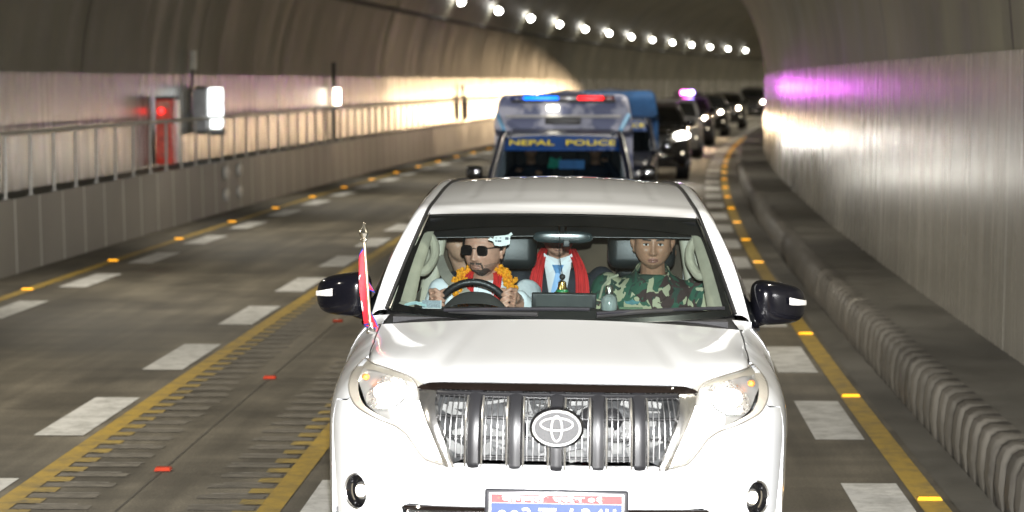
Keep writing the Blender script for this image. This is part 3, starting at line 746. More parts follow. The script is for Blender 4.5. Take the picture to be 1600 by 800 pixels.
# chrome side frames
fr_o = [(.626,1.080),(.604,1.050),(.553,.992),(.511,.923),(.474,.846),(.452,.786),(.412,.786)]
frame = [(.622,1.080),(.602,1.052),(.551,.994),(.509,.924),(.472,.846),(.450,.786),(.408,.786),(.435,.85),(.470,.93),(.500,1.0),(.515,1.055),(.520,1.082)]
for sg in (1, -1):
    mb = MB()
    def frf(t, z, d):
        a = abs(t); e = lerp(.515,.41,min(1,max(0,(1.06-z)/.27))); o = lerp(.61,.45,min(1,max(0,(1.06-z)/.27)))
        k = (a-e)/(o-e+1e-6); return tuple(S(t, z, d+.012*math.sin(math.pi*max(0,min(1,k)))))
    drape(mb, frame if sg == 1 else mir(frame), frf, .015, off=.002, thick=.035); mb.build('chrome_frame', M['chrome'], grille, sharp=50)
# dark upper bar
barp = [(0,1.119),(.3,1.117),(.50,1.112),(.575,1.108),(.612,1.098),(.628,1.086),(.60,1.080),(.52,1.083),(.50,1.090),(0,1.094)]
bf = []
for p in barp+[(-a, b) for a, b in barp[::-1]]:
    if not bf or abs(p[0]-bf[-1][0])+abs(p[1]-bf[-1][1]) > 1e-4: bf.append(p)
bf = bf[:-1]
mb = MB(); drape(mb, bf, lambda t, z, d: tuple(S(t, z, d+.016*math.sin(math.pi*max(0, min(1, (z-1.08)/.042))))), .012, off=.004, thick=.04); mb.build('upper_bar', M['dark_chrome'], grille)
mb = MB(); mb.tube([tuple(S(t, 1.078-.002*abs(t), .001)) for t in np.linspace(-.51,.51,40)], .009, 8); mb.build('lower_lip', M['satin'], grille)
# emblem: oval ring with two crossed inner ovals
ec = S(0, .958, 0.045); ey = ec[1]
def oval(mb, cx, cz, rx, rz, y, r, n=48): mb.tube([(cx+rx*math.cos(2*math.pi*k/n), y, cz+rz*math.sin(2*math.pi*k/n)) for k in range(n+1)], r, 8, cap=False)
mb = MB(); mb.lathe([(.108,-.05),(.108,-.006),(.10,0),(0,.0)], (0,0,0), (0,-1,0), 48)
mb.v = [(x, ey+y+.012, .958+z*.76) for x, y, z in mb.v]
emb = mb.build('emblem', M['black_gloss'], grille)
mb = MB(); mb.lathe([(.090,-.003),(.090,0),(0,.0)], (0,0,0), (0,-1,0), 48); mb.v = [(x, ey+y+.008, .958+z*.74) for x, y, z in mb.v]
mb.build('emblem_field', mat('emblem_field', (.07,.07,.072), .6, metal=0, noise=.3, nscale=220), emb)
mb = MB(); oval(mb, 0, .958, .093, .068, ey-.002, .0055); oval(mb, 0, .974, .064, .025, ey-.004, .0042); oval(mb, 0, .957, .021, .050, ey-.006, .0045)
mb.build('emblem_rings', mat('emblem_silver', (.85,.85,.85), .38, metal=.55, noise=.02), emb)
# headlights
for sg in (1, -1):
    P = HLP if sg == 1 else mir(HLP)
    mb = MB()
    def bowl(t, z, d):  # housing back, deeper in the middle of the big lamp
        a = abs(t); k = math.exp(-(((a-.86)/.17)**2+((z-1.05)/.07)**2)); k2 = math.exp(-(((a-1.03)/.07)**2+((z-1.08)/.05)**2))
        return tuple(S(t, z, d-.035-.055*k-.015*k2+.004*math.sin(t*240)*k+(.003*math.sin(z*500) if a < .66 else 0)))
    drape(mb, P, bowl, .014); hlo = mb.build('headlight', M['lamp_inner'], car, sharp=30)
    mb = MB(); drape(mb, scale_poly([(sg*(.86+.14*math.cos(q)), 1.048+.068*math.sin(q)) for q in np.linspace(0, 2*math.pi, 28)[:-1]], (sg*.86,1.048), 1), lambda t, z, d: tuple(np.array(bowl(t, z, .006))), .014); mb.build('reflector_bowl', M['reflector'], hlo)
    # side wall
    mb = MB(); lp_ = subdiv(P, .02); n = len(lp_)
    v = [SN(a, b, .001) for a, b in lp_]+[SN(a, b, -.04) for a, b in lp_]
    mb.add(v, [(i, (i+1) % n, n+(i+1) % n, n+i) for i in range(n)]); mb.build('rim_wall', mat('lamp_rim', (.45,.42,.36), .35, metal=.3, noise=.1), hlo)
    # brow (smoked upper part)
    br = [(1.28,1.143),(1.056,1.145),(.862,1.137),(.742,1.124),(.68,1.108),(.67,1.100),(.74,1.110),(.86,1.120),(.98,1.126),(1.10,1.122),(1.2,1.124)]
    mb = MB(); drape(mb, br if sg == 1 else mir(br), SN, .02, off=-.012, thick=.02); mb.build('brow', mat('smoked_brow', (.56,.53,.46), .4, metal=.4, noise=.1), hlo)
    # bulbs
    c = S(sg*.83, 1.05, -.045); mb = MB(); mb.ell(c, (.050,.02,.038)); mb.build('main_bulb', M['headlight'], hlo)
    mb = MB(); c = S(sg*.70,1.062,-.03); mb.ell(c, (.035,.015,.022)); mb.build('inner_bulb', M['drl'], hlo)
    mb = MB(); c = S(sg*1.055,1.093,-.03); mb.ell(c, (.016,.014,.014)); mb.build('turn_bulb', M['amber_bulb'], hlo)
    mb = MB(); lo = [(.655,1.03),(.60,1.035),(.56,.985),(.52,.92),(.485,.845),(.468,.805),(.50,.808),(.535,.822),(.575,.862),(.612,.905),(.66,.935),(.73,.958),(.74,.99)]
    drape(mb, lo if sg == 1 else mir(lo), SN, .02, off=-.02); mb.build('light_guide', M['drl'], hlo)
    mb = MB(); drape(mb, P, SN, .02, off=.004, thick=.005); mb.build('lens', M['lens'], hlo)
    mb = MB(); mb.tube([SN(a, b, .001) for a, b in lp_+lp_[:1]], .0035, 6, cap=False); mb.build('seal', mat('grey_seal', (.16,.15,.13), .5, noise=.2), hlo)
# fog lamps
for sg in (1, -1):
    c = S(sg*.905, .640, -.01); nn = (S(sg*.905,.64,.1)-S(sg*.905,.64,0)); ax = tuple(nn/np.linalg.norm(nn)*np.array([.75,1,1]))
    mb = MB(); mb.lathe([(.074,-.02),(.074,.004),(.066,.008),(.056,-.006),(.048,-.03),(.045,-.05),(0,-.05)], c, ax, 32); fo = mb.build('fog_light', M['black_gloss'], car)
    mb = MB(); mb.lathe([(.071,.004),(.075,.010),(.072,.011),(.068,.006),(.071,.004)], c, ax, 32, cap=False); mb.build('chrome_ring', M['chrome'], fo)
    mb = MB(); mb.lathe([(.043,-.045),(.043,-.028),(.036,-.016),(0,-.014)], c, ax, 28); mb.build('fog_lens', mat('fog_reflector', (.30,.30,.30), .25, metal=.8, noise=.3, nscale=80), fo)
    mb = MB(); mb.lathe([(.026,-.02),(.025,-.006),(0,-.002)], c, ax, 20); mb.build('fog_bulb', M['fog_glow'], fo)
# lower slot
mb = MB(); drape(mb, scale_poly(slot, (0,.56), 1.02), SN, .05, off=-.05); mb.build('lower_intake', M['black_plastic'], car)
mb = MB(); mb.tube([tuple(S(t, .622-.01*(abs(t)/.6)**4, .002)) for t in np.linspace(-.62,.62,40)], .011, 8); mb.build('intake_trim', M['dark_chrome'], car)
mb = MB(); mb.tube([tuple(S(t, .59, -.02)) for t in np.linspace(-.62,.62,30)], .01, 8); mb.build('intake_bar', M['chrome'], car)
# licence plate
pl = MB(); PY = float(S(0,.63)[1])-.035
pl.box((.004, PY+.008, .628), (.572,.022,.172), bev=.010); plate = pl.build('licence_plate', mat('plate_frame', (.03,.03,.035), .3, coat=.5, noise=.2), car)
pm = lambda n, c: mat(n, c, .30, noise=.06, nscale=9, coat=.3)
mb = MB(); mb.box((.004, PY-.0035, .628), (.536,.004,.142)); mb.build('plate_border', pm('plate_white', (.8,.8,.8)), plate)
mb = MB(); mb.box((.004, PY-.0070, .6775), (.520,.004,.033)); mb.build('plate_red', pm('plate_red', (.62,.045,.05)), plate)
mb = MB(); mb.box((.004, PY-.0070, .6100), (.520,.004,.098)); mb.build('plate_blue', pm('plate_blue', (.03,.06,.45)), plate)
wt = mat('plate_letter_white', (.85,.85,.85), .35, noise=.03)
text_mesh('plate_letters', '\u092c\u093e\u0917\u092e\u0924\u0940', .034, wt, plate, (-.120, PY-.0105, .6765), (math.radians(90),0,0), .001, bold=.0012, width=.185)
text_mesh('plate_letters', '\u092a\u094d\u0930\u0926\u0947\u0936', .030, wt, plate, (.052, PY-.0105, .6765), (math.radians(90),0,0), .001, bold=.0010, width=.125)
text_mesh('plate_letters', '\u0966\u0967', .034, wt, plate, (.158, PY-.0105, .6765), (math.radians(90),0,0), .001, bold=.0012, width=.055)
text_mesh('plate_letters', '\u0966\u0966\u0968 \u091d  \u096b\u0968\u096e\u096a', .105, wt, plate, (.004, PY-.0105, .606), (math.radians(90),0,0), .001, bold=.0015, width=.47)
mb = MB()
for x in (-.225,.19): mb.lathe([(.005,0),(.004,.003),(0,.003)], (x, PY-.010, .681), (0,-1,0), 12)
mb.build('plate_bolt', mat('bolt', (.25,.08,.05), .5, noise=.2), plate)

# --- greenhouse curves (q in 0..1 along the A pillar and roof rail)
ICV = catmull([(.79,1.45,1.285),(.722,1.75,1.490),(.648,2.05,1.690),(.625,2.35,1.738),(.598,3.0,1.785),(.57,3.5,1.795),(.55,4.4,1.765)], 10)
UCV = catmull([(.862,1.40,1.250),(.805,1.72,1.475),(.728,2.02,1.662),(.700,2.35,1.722),(.675,3.0,1.770),(.655,3.5,1.782),(.635,4.4,1.75)], 10)
def cv(C, q):
    k = q*(len(C)-1); i = min(len(C)-2, int(k)); return C[i]+(C[i+1]-C[i])*(k-i)
def strip(sg, q, w, d=0):
    a, b = cv(ICV, q), cv(UCV, q); p = a+(b-a)*w; s_ = math.sin(math.pi*w)
    p = p+np.array([.35,-.1,.8])*(.018*s_+d); return (sg*p[0], p[1], p[2])
for sg in (1, -1):
    mb = MB(); mb.grid(lambda i, j: strip(sg, i, j), 60, 8); mb.build('pillar', M['white'], car, sharp=60)
    mb = MB(); mb.tube([(sg*(p[0]+.004), p[1]-.004, p[2]+.004) for p in ICV], .0085, 8); mb.build('windscreen_moulding', M['black_plastic'], car)
    mb = MB(); mb.tube([(sg*(p[0]-.012), p[1]-.002, p[2]+.006) for p in ICV[:21]], .003, 6); mb.build('chrome_strip', M['steel'], car)
    def side(y, s, d=0):
        u = UCV[:,1]; ux = np.interp(y, u, UCV[:,0]); uz = np.interp(y, u, UCV[:,2])
        lz = zt(t_of_y(y))-.012; lx = float(S(t_of_y(y), lz)[0]) if y > 1.5 else .90
        bul = .02*math.sin(math.pi*s)
        return (sg*(lerp(lx, ux, s)+bul+d), y, lerp(lz, uz, s))
    mb = MB()
    mb.grid(lambda i, j: side(lerp(1.42, 4.38, i), j), 60, 8); mb.build('side_window', M['dark_glass'], car, sharp=60)
    mb = MB()
    for y0, y1 in ((2.44,2.54),(3.40,3.50),(4.22,4.38)): mb.grid(lambda i, j: side(lerp(y0, y1, i), j, .005), 2, 8)
    mb.grid(lambda i, j: side(lerp(1.5, 4.38, i), lerp(.93, 1, j), .005), 50, 2)
    mb.build('door_frame', M['black_gloss'], car)
# roof
YI = ICV[:,1]
def roof(u, v, d=0):
    x = u*2-1; yf = lerp(1.925, 2.05, abs(x)**2.2); y = lerp(yf, 4.42, v); yy = max(2.05, y)
    ix = np.interp(yy, YI, ICV[:,0]); iz = np.interp(yy, YI, ICV[:,2])
    crown = lerp(.020, .032, min(1, v*4))*(1-x*x)
    rib = .0035*sum(math.exp(-((x-c)/.035)**4) for c in (-.72,-.36,0,.36,.72))*min(1, max(0, (v-.16)/.05))
    return (x*ix, y, iz+crown-rib+d-(.02*max(0, (v-.9)/.1)**2) - .03*max(0,(2.05-y)/.125)*0)
mb = MB(); mb.grid(roof, 80, 40); mb.build('roof', M['white'], car, sharp=60)
# windscreen
def wtop(x):
    r = roof((x/.648+1)/2 if abs(x) <= .648 else 1, 0); return np.array([x, r[1], r[2]-.004])
def ws(u, v, d=0.):   # u -1..1, v 0 bottom..1 top
    a = abs(u); bt = np.array([u*.79, lerp(1.13, 1.45, a**2.2), lerp(1.262, 1.283, a)]); tp = wtop(u*.646)
    p = bt+(tp-bt)*v; ex = cv(ICV, v*20/60)[0]; 
    p[1] -= .030*math.sin(math.pi*v)*(1-a*a*.6); p[2] += .018*math.sin(math.pi*v)
    p[1] -= d*.6; p[2] += d*.8
    return tuple(p)
mb = MB(); mb.grid(lambda i, j: ws(i*2-1, j), 40, 20); mb.build('windscreen', M['windscreen'], car, sharp=80)
# frit band in (u,v): outer border minus clear opening
clear = [(-.92,.07),(-.60,.048),(0,.04),(.60,.048),(.925,.07),(.945,.10),(.95,.16),(.965,.72),(.95,.80),(.90,.815),(.5,.87),(0,.885),(-.5,.87),(-.90,.815),(-.95,.80),(-.965,.72),(-.945,.16),(-.94,.10)]
clear = smooth_poly(clear, n=3)
mb = MB(); drape(mb, [(-.998,.002),(.998,.002),(.998,.998),(-.998,.998)], lambda u, v, d: ws(u, v, -.006), .05, holes=[clear]); mb.build('windscreen_band', M['frit'], car)
# cowl
mb = MB(); mb.grid(lambda i, j: tuple(np.array(hood(i, 1, -.012))*(1-j)+j*(np.array(ws(i*2-1, 0, -.004))+np.array([0,.02,-.004]))), 40, 4); mb.build('cowl', M['black_plastic'], car)
for sg in (1, -1):
    mb = MB(); a = S(sg*TC, zt(TC)-.004)
    mb.grid(lambda i, j: tuple((1-j)*((1-i)*a+i*np.array(S(sg*t_of_y(1.46), zt(t_of_y(1.46)))))+j*((1-i)*np.array([sg*.775,1.40,1.268])+i*np.array([sg*.865,1.42,1.258]))), 6, 4)
    mb.build('cowl_corner', M['white'], car)
# wipers
for (pts, bl) in ((((-.10,1.17,1.300),(-.36,1.215,1.298),(-.50,1.265,1.296)), ((-.52,1.25,1.296),(.13,1.165,1.318))), (((.16,1.15,1.300),(.36,1.18,1.318),(.50,1.215,1.322)), ((.16,1.145,1.302),(.735,1.335,1.318)))):
    mb = MB(); mb.tube(pts, [.012,.010,.006], 8); w = mb.build('wiper', mat('wiper_arm', (.025,.025,.025), .4, noise=.2), car)
    mb = MB(); a, b2 = np.array(bl[0]), np.array(bl[1]); mb.tube([tuple(a+(b2-a)*k/10+np.array([0,-.014-.01*math.sin(k/10*3.14),.010+.004*math.sin(k/10*3.14)])) for k in range(11)], .008, 8); mb.build('blade', mat('wiper_blade', (.02,.02,.024), .35, noise=.2), w)
# rear screen
mb = MB(); mb.grid(lambda i, j: tuple(np.array(roof(i, 1))*(1-j)+j*np.array([(i*2-1)*.80, 4.64-.22*abs(i*2-1)**3, 1.19])), 24, 8); mb.build('rear_window', M['dark_glass'], car)
for sg in (1, -1):
    mb = MB(); mb.box((sg*.82,4.5,.95), (.16,.16,.36), bev=.03); mb.build('tail_light', mat('tail_red', (.4,.01,.01), .15, coat=1, noise=.1), car)
mb = MB(); mb.box((0,4.62,.50), (1.6,.2,.2), bev=.05); mb.box((0,2.4,.34), (1.5,4.0,.1)); mb.build('underbody', M['black_plastic'], car)
# mirrors
for sg in (1, -1):
    mb = MB()
    c = np.array([sg*(1.002 if sg < 0 else .998), 1.60, 1.348 if sg < 0 else 1.340])
    mb.ell(c, (.125,.085,.096), rot=(0, 0, sg*.18), nu=36, nv=22, p=.55)
    v2 = []
    for x, y, z in mb.v:
        k = (x-c[0])*sg; dz = z-c[2]
        z += -.020*(k/.12)*(1 if dz > 0 else -.4)-.010   # outer end lower
        y += .05*max(0, k/.12)**2
        v2.append((x, y, z))
    mb.v = v2
    mi = mb.build('side_mirror', M['mirror_black'], car, sharp=70)
    mb = MB(); mb.tube([(sg*.87,1.56,1.235),(sg*.93,1.585,1.250),(sg*1.0,1.6,1.268)], [.030,.030,.022], 12, flat=.7); mb.build('mirror_arm', M['mirror_black'], mi)
    mb = MB(); mb.grid(lambda i, j: (c[0]+sg*lerp(.045,.128,i), c[1]-.088+.075*i**2.0+.004*abs(j-.5), c[2]-.005+.012*(1-i)+(j-.5)*lerp(.034,.022,i)), 10, 6); mb.build('turn_signal', M['clear_amber'], mi)
# cabin
cab = MB(); cab.box((0,3.0,.55), (1.55,3.2,.06)); cab.box((0,1.55,1.02), (1.50,.55,.5)); cab.build('cabin_floor', M['cabin_dark'], car)
mb = MB(); mb.grid(lambda i, j: ((i*2-1)*lerp(.74,.74,j), lerp(1.22+.2*abs(i*2-1)**2, 1.86, j), 1.258+.022*math.sin(math.pi*j)-.01*abs(i*2-1)), 30, 10); mb.grid(lambda i, j: ((i*2-1)*.74, 1.86+.03*j, 1.258-.35*j), 10, 4); mb.build('dashboard', M['cabin_dark'], car)
mb = MB(); mb.grid(lambda i, j: (-.40+(i*2-1)*.165*(1-.1*j), lerp(1.62,1.80,j), 1.265+.085*(1-abs(i*2-1)**2.6)*math.sin(math.pi*min(1,.15+j*.6))), 24, 8); mb.build('instrument_hood', mat('hood_dark', (.035,.034,.034), .75, noise=.2), car)
mb = MB(); mb.box((.014,1.70,1.318), (.300,.03,.070), rot=(.15,0,0), bev=.006); scn = mb.build('centre_screen', mat('screen_frame', (.025,.028,.028), .4, noise=.2), car)
mb = MB(); mb.box((.014,1.683,1.318), (.262,.004,.054), rot=(.15,0,0)); mb.build('screen_back', mat('screen_back', (.04,.045,.043), .35, noise=.2), scn)
# headliner, visors, rear trim
mb = MB(); mb.grid(lambda i, j: tuple(np.array(roof(i, j*.97+.02))+np.array([0,0,-.035])), 20, 20); mb.build('headliner', mat('headliner', (.05,.045,.04), .9, noise=.2), car)
for sg, zl in ((-1,1.598),(1,1.592)):
    mb = MB(); mb.grid(lambda i, j: (sg*lerp(.02,.63,i), lerp(2.06,1.99,j)+0, lerp(zl-.02*i*(1 if sg < 0 else -.2), 1.675, j)), 12, 4); mb.build('sun_visor', mat('visor', (.004,.004,.004), .6, noise=.2), car)
    mb = MB(); mb.tube([(sg*lerp(.02,.63,i/8), 2.062, zl-.02*(i/8)*(1 if sg < 0 else -.2)) for i in range(9)], .0028, 6); mb.build('visor_edge', mat('visor_edge', (.07,.07,.065), .4, noise=.5, nscale=12), car)
mb = MB(); mb.grid(lambda i, j: (lerp(-.74,.74,i), 3.62, lerp(.6,1.72,j)), 4, 4); mb.build('cabin_backdrop', mat('cabin_brown', (.055,.038,.022), .8, noise=.6, nscale=3), car)  # brown sheet standing in for the dim rear window
for sg in (1, -1):
    # door and pillar trim, seen through the windscreen
    mb = MB(); mb.grid(lambda i, j: (sg*lerp(.80,.70,j)+sg*0, lerp(1.5,3.6,i), lerp(.6,1.30,j)), 12, 4); mb.build('door_trim', M['beige'], car)
    mb = MB(); mb.tube([(sg*.735,1.56,1.29),(sg*.712,1.74,1.42),(sg*.672,1.93,1.55),(sg*.640,2.04,1.64)], [.062,.055,.046,.036], 12, flat=.6, up=(0,0,1)); mb.build('pillar_trim', M['beige'], car)
    mb = MB(); h = [(.655,2.00,1.60),(.628,1.99,1.585),(.606,1.97,1.545),(.607,1.93,1.49),(.640,1.88,1.435),(.672,1.86,1.432),(.695,1.87,1.45)]
    mb.tube([(sg*a, b_, c_) for a, b_, c_ in smooth_poly(h, False, 4)], .023, 10); mb.build('grab_handle', M['beige'], car)
    mb = MB(); mb.box((sg*.665,2.62,1.30), (.09,.10,.72), rot=(0,-sg*.16,0), bev=.02); mb.build('centre_pillar_trim', M['beige'], car)
    mb = MB(); mb.grid(lambda i, j: (sg*lerp(.735,.66,j), lerp(2.7,3.55,i), lerp(1.26,1.66,j)), 4, 4); mb.build('rear_side_glass', mat('rear_glass_dark', (.035,.032,.026), .2, noise=.3), car)
# seats
def seat(x, y, hx, zt_, name, w=.5):
    mb = MB(); mb.box((x,y,.93), (w,.16,.70), rot=(-.16,0,0), bev=.06); so = mb.build(name, M['leather'], car)
    mb = MB(); mb.box((hx,y+.04,zt_), (.34,.12,.235), rot=(-.08,0,0), bev=.05); ho = mb.build('headrest', M['leather'], so)
    mb = MB(); mb.tube([(hx,y-.022,zt_+.10),(hx,y-.026,zt_),(hx,y-.022,zt_-.1)], .003, 6); mb.build('seam', M['cabin_dark'], ho)
    mb = MB(); mb.box((x,y-.26,.62), (w,.5,.16), bev=.05); mb.build('cushion', M['leather'], so)
seat(-.36, 2.66, -.30, 1.505, 'front_seat'); seat(.42, 2.66, .395, 1.515, 'front_seat')
mb = MB(); mb.box((0,3.52,.95), (1.3,.14,.66), rot=(-.2,0,0), bev=.06); rs = mb.build('rear_seat', M['leather'], car)
mb = MB()
for x in (-.42,.42): mb.box((x,3.56,1.36), (.28,.1,.17), bev=.04)
mb.build('headrest', M['leather'], rs)
# steering wheel
WC = np.array([-.418,2.0,1.212]); WU = np.array([0,-.27,.963]); WR_ = .172
def wheelp(a, r=WR_): return WC+np.array([math.sin(a)*r,0,0])+WU*math.cos(a)*r
mb = MB(); mb.tube([tuple(wheelp(2*math.pi*k/48)) for k in range(49)], .0165, 12, cap=False); sw = mb.build('steering_wheel', mat('wheel_leather', (.018,.018,.019), .34, noise=.2, bump=.2, bscale=200), car)
mb = MB(); mb.ell(WC+np.array([0,-.02,-.01]), (.075,.03,.06)); 
for a in (1.57,-1.57,3.14): mb.tube([tuple(WC), tuple(wheelp(a))], .014, 8)
mb.build('hub', M['cabin_dark'], sw)

# ============================ people ============================
def g2(x, z, cx, cz, sx, sz): return math.exp(-((x-cx)/sx)**2-((z-cz)/sz)**2)
def head_fn(n, wx=1.0, jaw=1.0, nose=1.0):
    """unit direction -> head surface point; face looks to -y, z=0 at the eyes"""
    nx, ny, nz = n
    x, y, z = .076*nx*wx, .098*ny, .122*nz
    if nz < 0:
        k = min(1, -nz); x *= 1-.30*jaw*k**1.6
        if ny > 0: y *= 1-.38*k
        if ny < 0: x *= 1+.10*math.sin(k*math.pi)
    if nz > 0: x *= 1+.05*math.sin(nz*math.pi); y *= 1+(.06 if ny > 0 else 0)*math.sin(nz*math.pi)
    if ny < 0:
        f = min(1, -ny*1.6)
        y = -.098*abs(ny)**.72 if nz > -.8 else y
        dy = 0
        r = max(0, min(1, (.008-z)/.046)) if z > -.046 else max(0, 1-(-.046-z)/.008)
        dy += .024*nose*(r**.9)*math.exp(-(x/(.0085+.005*r))**2)+.006*math.exp(-(x/.012)**2)*g2(0, z, 0, .012, 1, .02)
        dy += .007*(g2(x, z, .014, -.040, .007, .007)+g2(x, z, -.014, -.040, .007, .007))
        dy -= .011*(g2(x, z, .032, -.001, .017, .012)+g2(x, z, -.032, -.001, .017, .012))
        dy += .005*(g2(x, z, .028, .023, .022, .008)+g2(x, z, -.028, .023, .022, .008))
        dy += .006*(g2(x, z, .046, -.030, .016, .018)+g2(x, z, -.046, -.030, .016, .018))
        dy += .009*g2(x, z, 0, -.067, .019, .0055)+.008*g2(x, z, 0, -.079, .016, .006)-.005*g2(x, z, 0, -.073, .022, .0028)
        dy -= .004*g2(x, z, 0, -.090, .02, .006)
        dy += .010*g2(x, z, 0, -.106, .020, .014)
        y -= dy*f
    return Vector((x, y, z))
_ico = bmesh.new(); bmesh.ops.create_icosphere(_ico, subdivisions=6, radius=1)
_ico.verts.index_update()
ICO_V = [v.co.copy() for v in _ico.verts]; ICO_F = [[v.index for v in f.verts] for f in _ico.faces]; _ico.free()
def head_xf(c, yaw, pitch=0, roll=0, sc=1.0):
    R = Euler((pitch, roll, yaw)).to_matrix(); c = Vector(c); return lambda p: R@(Vector(p)*sc)+c
def patch(name, m, parent, base, xf, test, off=.0015, jit=0, **kw):
    P = [head_fn(v, **kw) for v in ICO_V]; used = {}; vs = []; fs = []
    for f in ICO_F:
        c = (P[f[0]]+P[f[1]]+P[f[2]])/3
        if test(c, ICO_V[f[0]]):
            q = []
            for i in f:
                if i not in used:
                    used[i] = len(vs); o = off(P[i]) if callable(off) else off
                    d = (P[i]+Vector((0,.02,.0))).normalized(); vs.append(xf(P[i]+d*(o+random.uniform(0, jit))))
                q.append(used[i])
            fs.append(q)
    mb = MB(); mb.add(vs, fs); return mb.build(name, m, parent, base=base, sharp=80)
def ears(mb, xf, wx=1):
    for s in (1, -1):
        for (c, r) in (((s*.079*wx,.010,-.012),(.009,.018,.030)), ((s*.088*wx,.016,-.002),(.007,.013,.024)), ((s*.080*wx,.006,-.036),(.006,.009,.010))):
            b = len(mb.v); mb.ell((0,0,0), r, rot=(0, s*.18, s*.35), nu=12, nv=8)
            mb.v[b:] = [tuple(xf(Vector(p)+Vector(c))) for p in mb.v[b:]]
def limb(mb, pts, rs, n=14):
    for (a, b, ra, rb_) in zip(pts, pts[1:], rs, rs[1:]):
        k = 6; mb.tube([tuple(Vector(a).lerp(Vector(b), i/k)) for i in range(k+1)], [ra+(rb_-ra)*i/k for i in range(k+1)], n)
        mb.ell(a, (ra,)*3, nu=12, nv=8); mb.ell(b, (rb_,)*3, nu=12, nv=8)
def torso(mb, sh_l, sh_r, hip, grow=0, depth=.115):
    """shoulders (points) and hip centre: stacked ellipsoid sections"""
    a, b, h = Vector(sh_l), Vector(sh_r), Vector(hip); m = (a+b)/2; w = (b-a).length/2
    ax = (b-a).normalized()
    secs = [(0., w*.36, .06, .045),(.05, w*.60, .08, .018),(.10, w*.82, .10, 0),(.17, w*.96, .11, 0),(.26, w*.98, depth+.01, 0),(.40, w*.88, depth, 0),(.62, w*.80, depth-.005, 0),(.85, w*.86, depth+.01, 0),(1., w*.88, depth+.015, 0)]
    top = m+Vector((0,0,.045)); v = []; n = 28
    for k, rw, rd, _ in secs:
        c = top.lerp(h, k)
        for i in range(n):
            t = 2*math.pi*i/n; ct, st = math.cos(t), math.sin(t)
            p = c+ax*((rw+grow)*math.copysign(abs(ct)**.8, ct))+Vector((0,1,0))*((rd+grow)*st); v.append(p)
    f = [(i*n+j, i*n+(j+1) % n, (i+1)*n+(j+1) % n, (i+1)*n+j) for i in range(len(secs)-1) for j in range(n)]
    f.append(tuple(range(n))[::-1]); f.append(tuple((len(secs)-1)*n+j for j in range(n))); mb.add(v, f)
def hand(mb, wrist, palm, knuckles, tips, thumb, rf=.0085):
    w = Vector(wrist); p = Vector(palm)
    limb(mb, [w, p], [.026,.030]); ks = [Vector(k) for k in knuckles]
    for k in ks: limb(mb, [p.lerp(k, .25), k], [.018,.0125], 10)
    for k, t in zip(ks, tips):
        t = [Vector(q) for q in t]; limb(mb, [k]+t, [rf*1.15]+[rf*1.05, rf, rf*.85][:len(t)], 10)
    th = [Vector(q) for q in thumb]; limb(mb, th, [.014,.0115,.010,.009][:len(th)], 10)
def wrap_collar(m, e, base, c, rx, ry, zb, zf, drop, flare=.045, gap=.28, name='collar'):
    """shirt collar: a band round the neck, high at the back, falling to points at the front opening"""
    for s in (-1, 1):
        mb = MB()
        def fn(i, j):
            a = math.pi/2 + s*lerp(0, math.pi-gap, i)   # from the back round to the front
            x = math.cos(a); y = math.sin(a); k = i**1.6
            zt_ = lerp(zb, zf, k); r_ = 1+flare/rx*j; d = drop*(.75+.55*i**3)*j
            return (c[0]+x*rx*r_+s*0, c[1]+y*ry*(1+flare/ry*j*.9), zt_-d+.004*math.sin(i*7)*j+.010*math.sin(min(1,j*4)*math.pi)*(1-j))
        mb.grid(fn, 30, 8); o = mb.build(name, m, e, base=base, sharp=80); o.modifiers.new('t', 'SOLIDIFY').thickness = .003
def fold_noise(seed, amp, f=14):
    r = np.random.default_rng(seed); W = r.normal(size=(7, 3))*f; ph = r.uniform(0, 6.28, 7)
    def fn(P):
        o = np.zeros(len(P))
        for w_, p_ in zip(W, ph): o += np.sin(P@w_+p_+1.3*np.sin(P@w_[::-1]*.6))
        return amp*o/3
    return fn
def skin_mat(name, col):
    m = mat(name, col, .42, noise=.10, nscale=45, bump=.12, bscale=350, spec=.45); b = m.node_tree.nodes['Principled BSDF']
    b.inputs['Subsurface Weight'].default_value = .06; b.inputs['Subsurface Scale'].default_value = .01; b.inputs['Subsurface Radius'].default_value = (1,.3,.15)
    return m
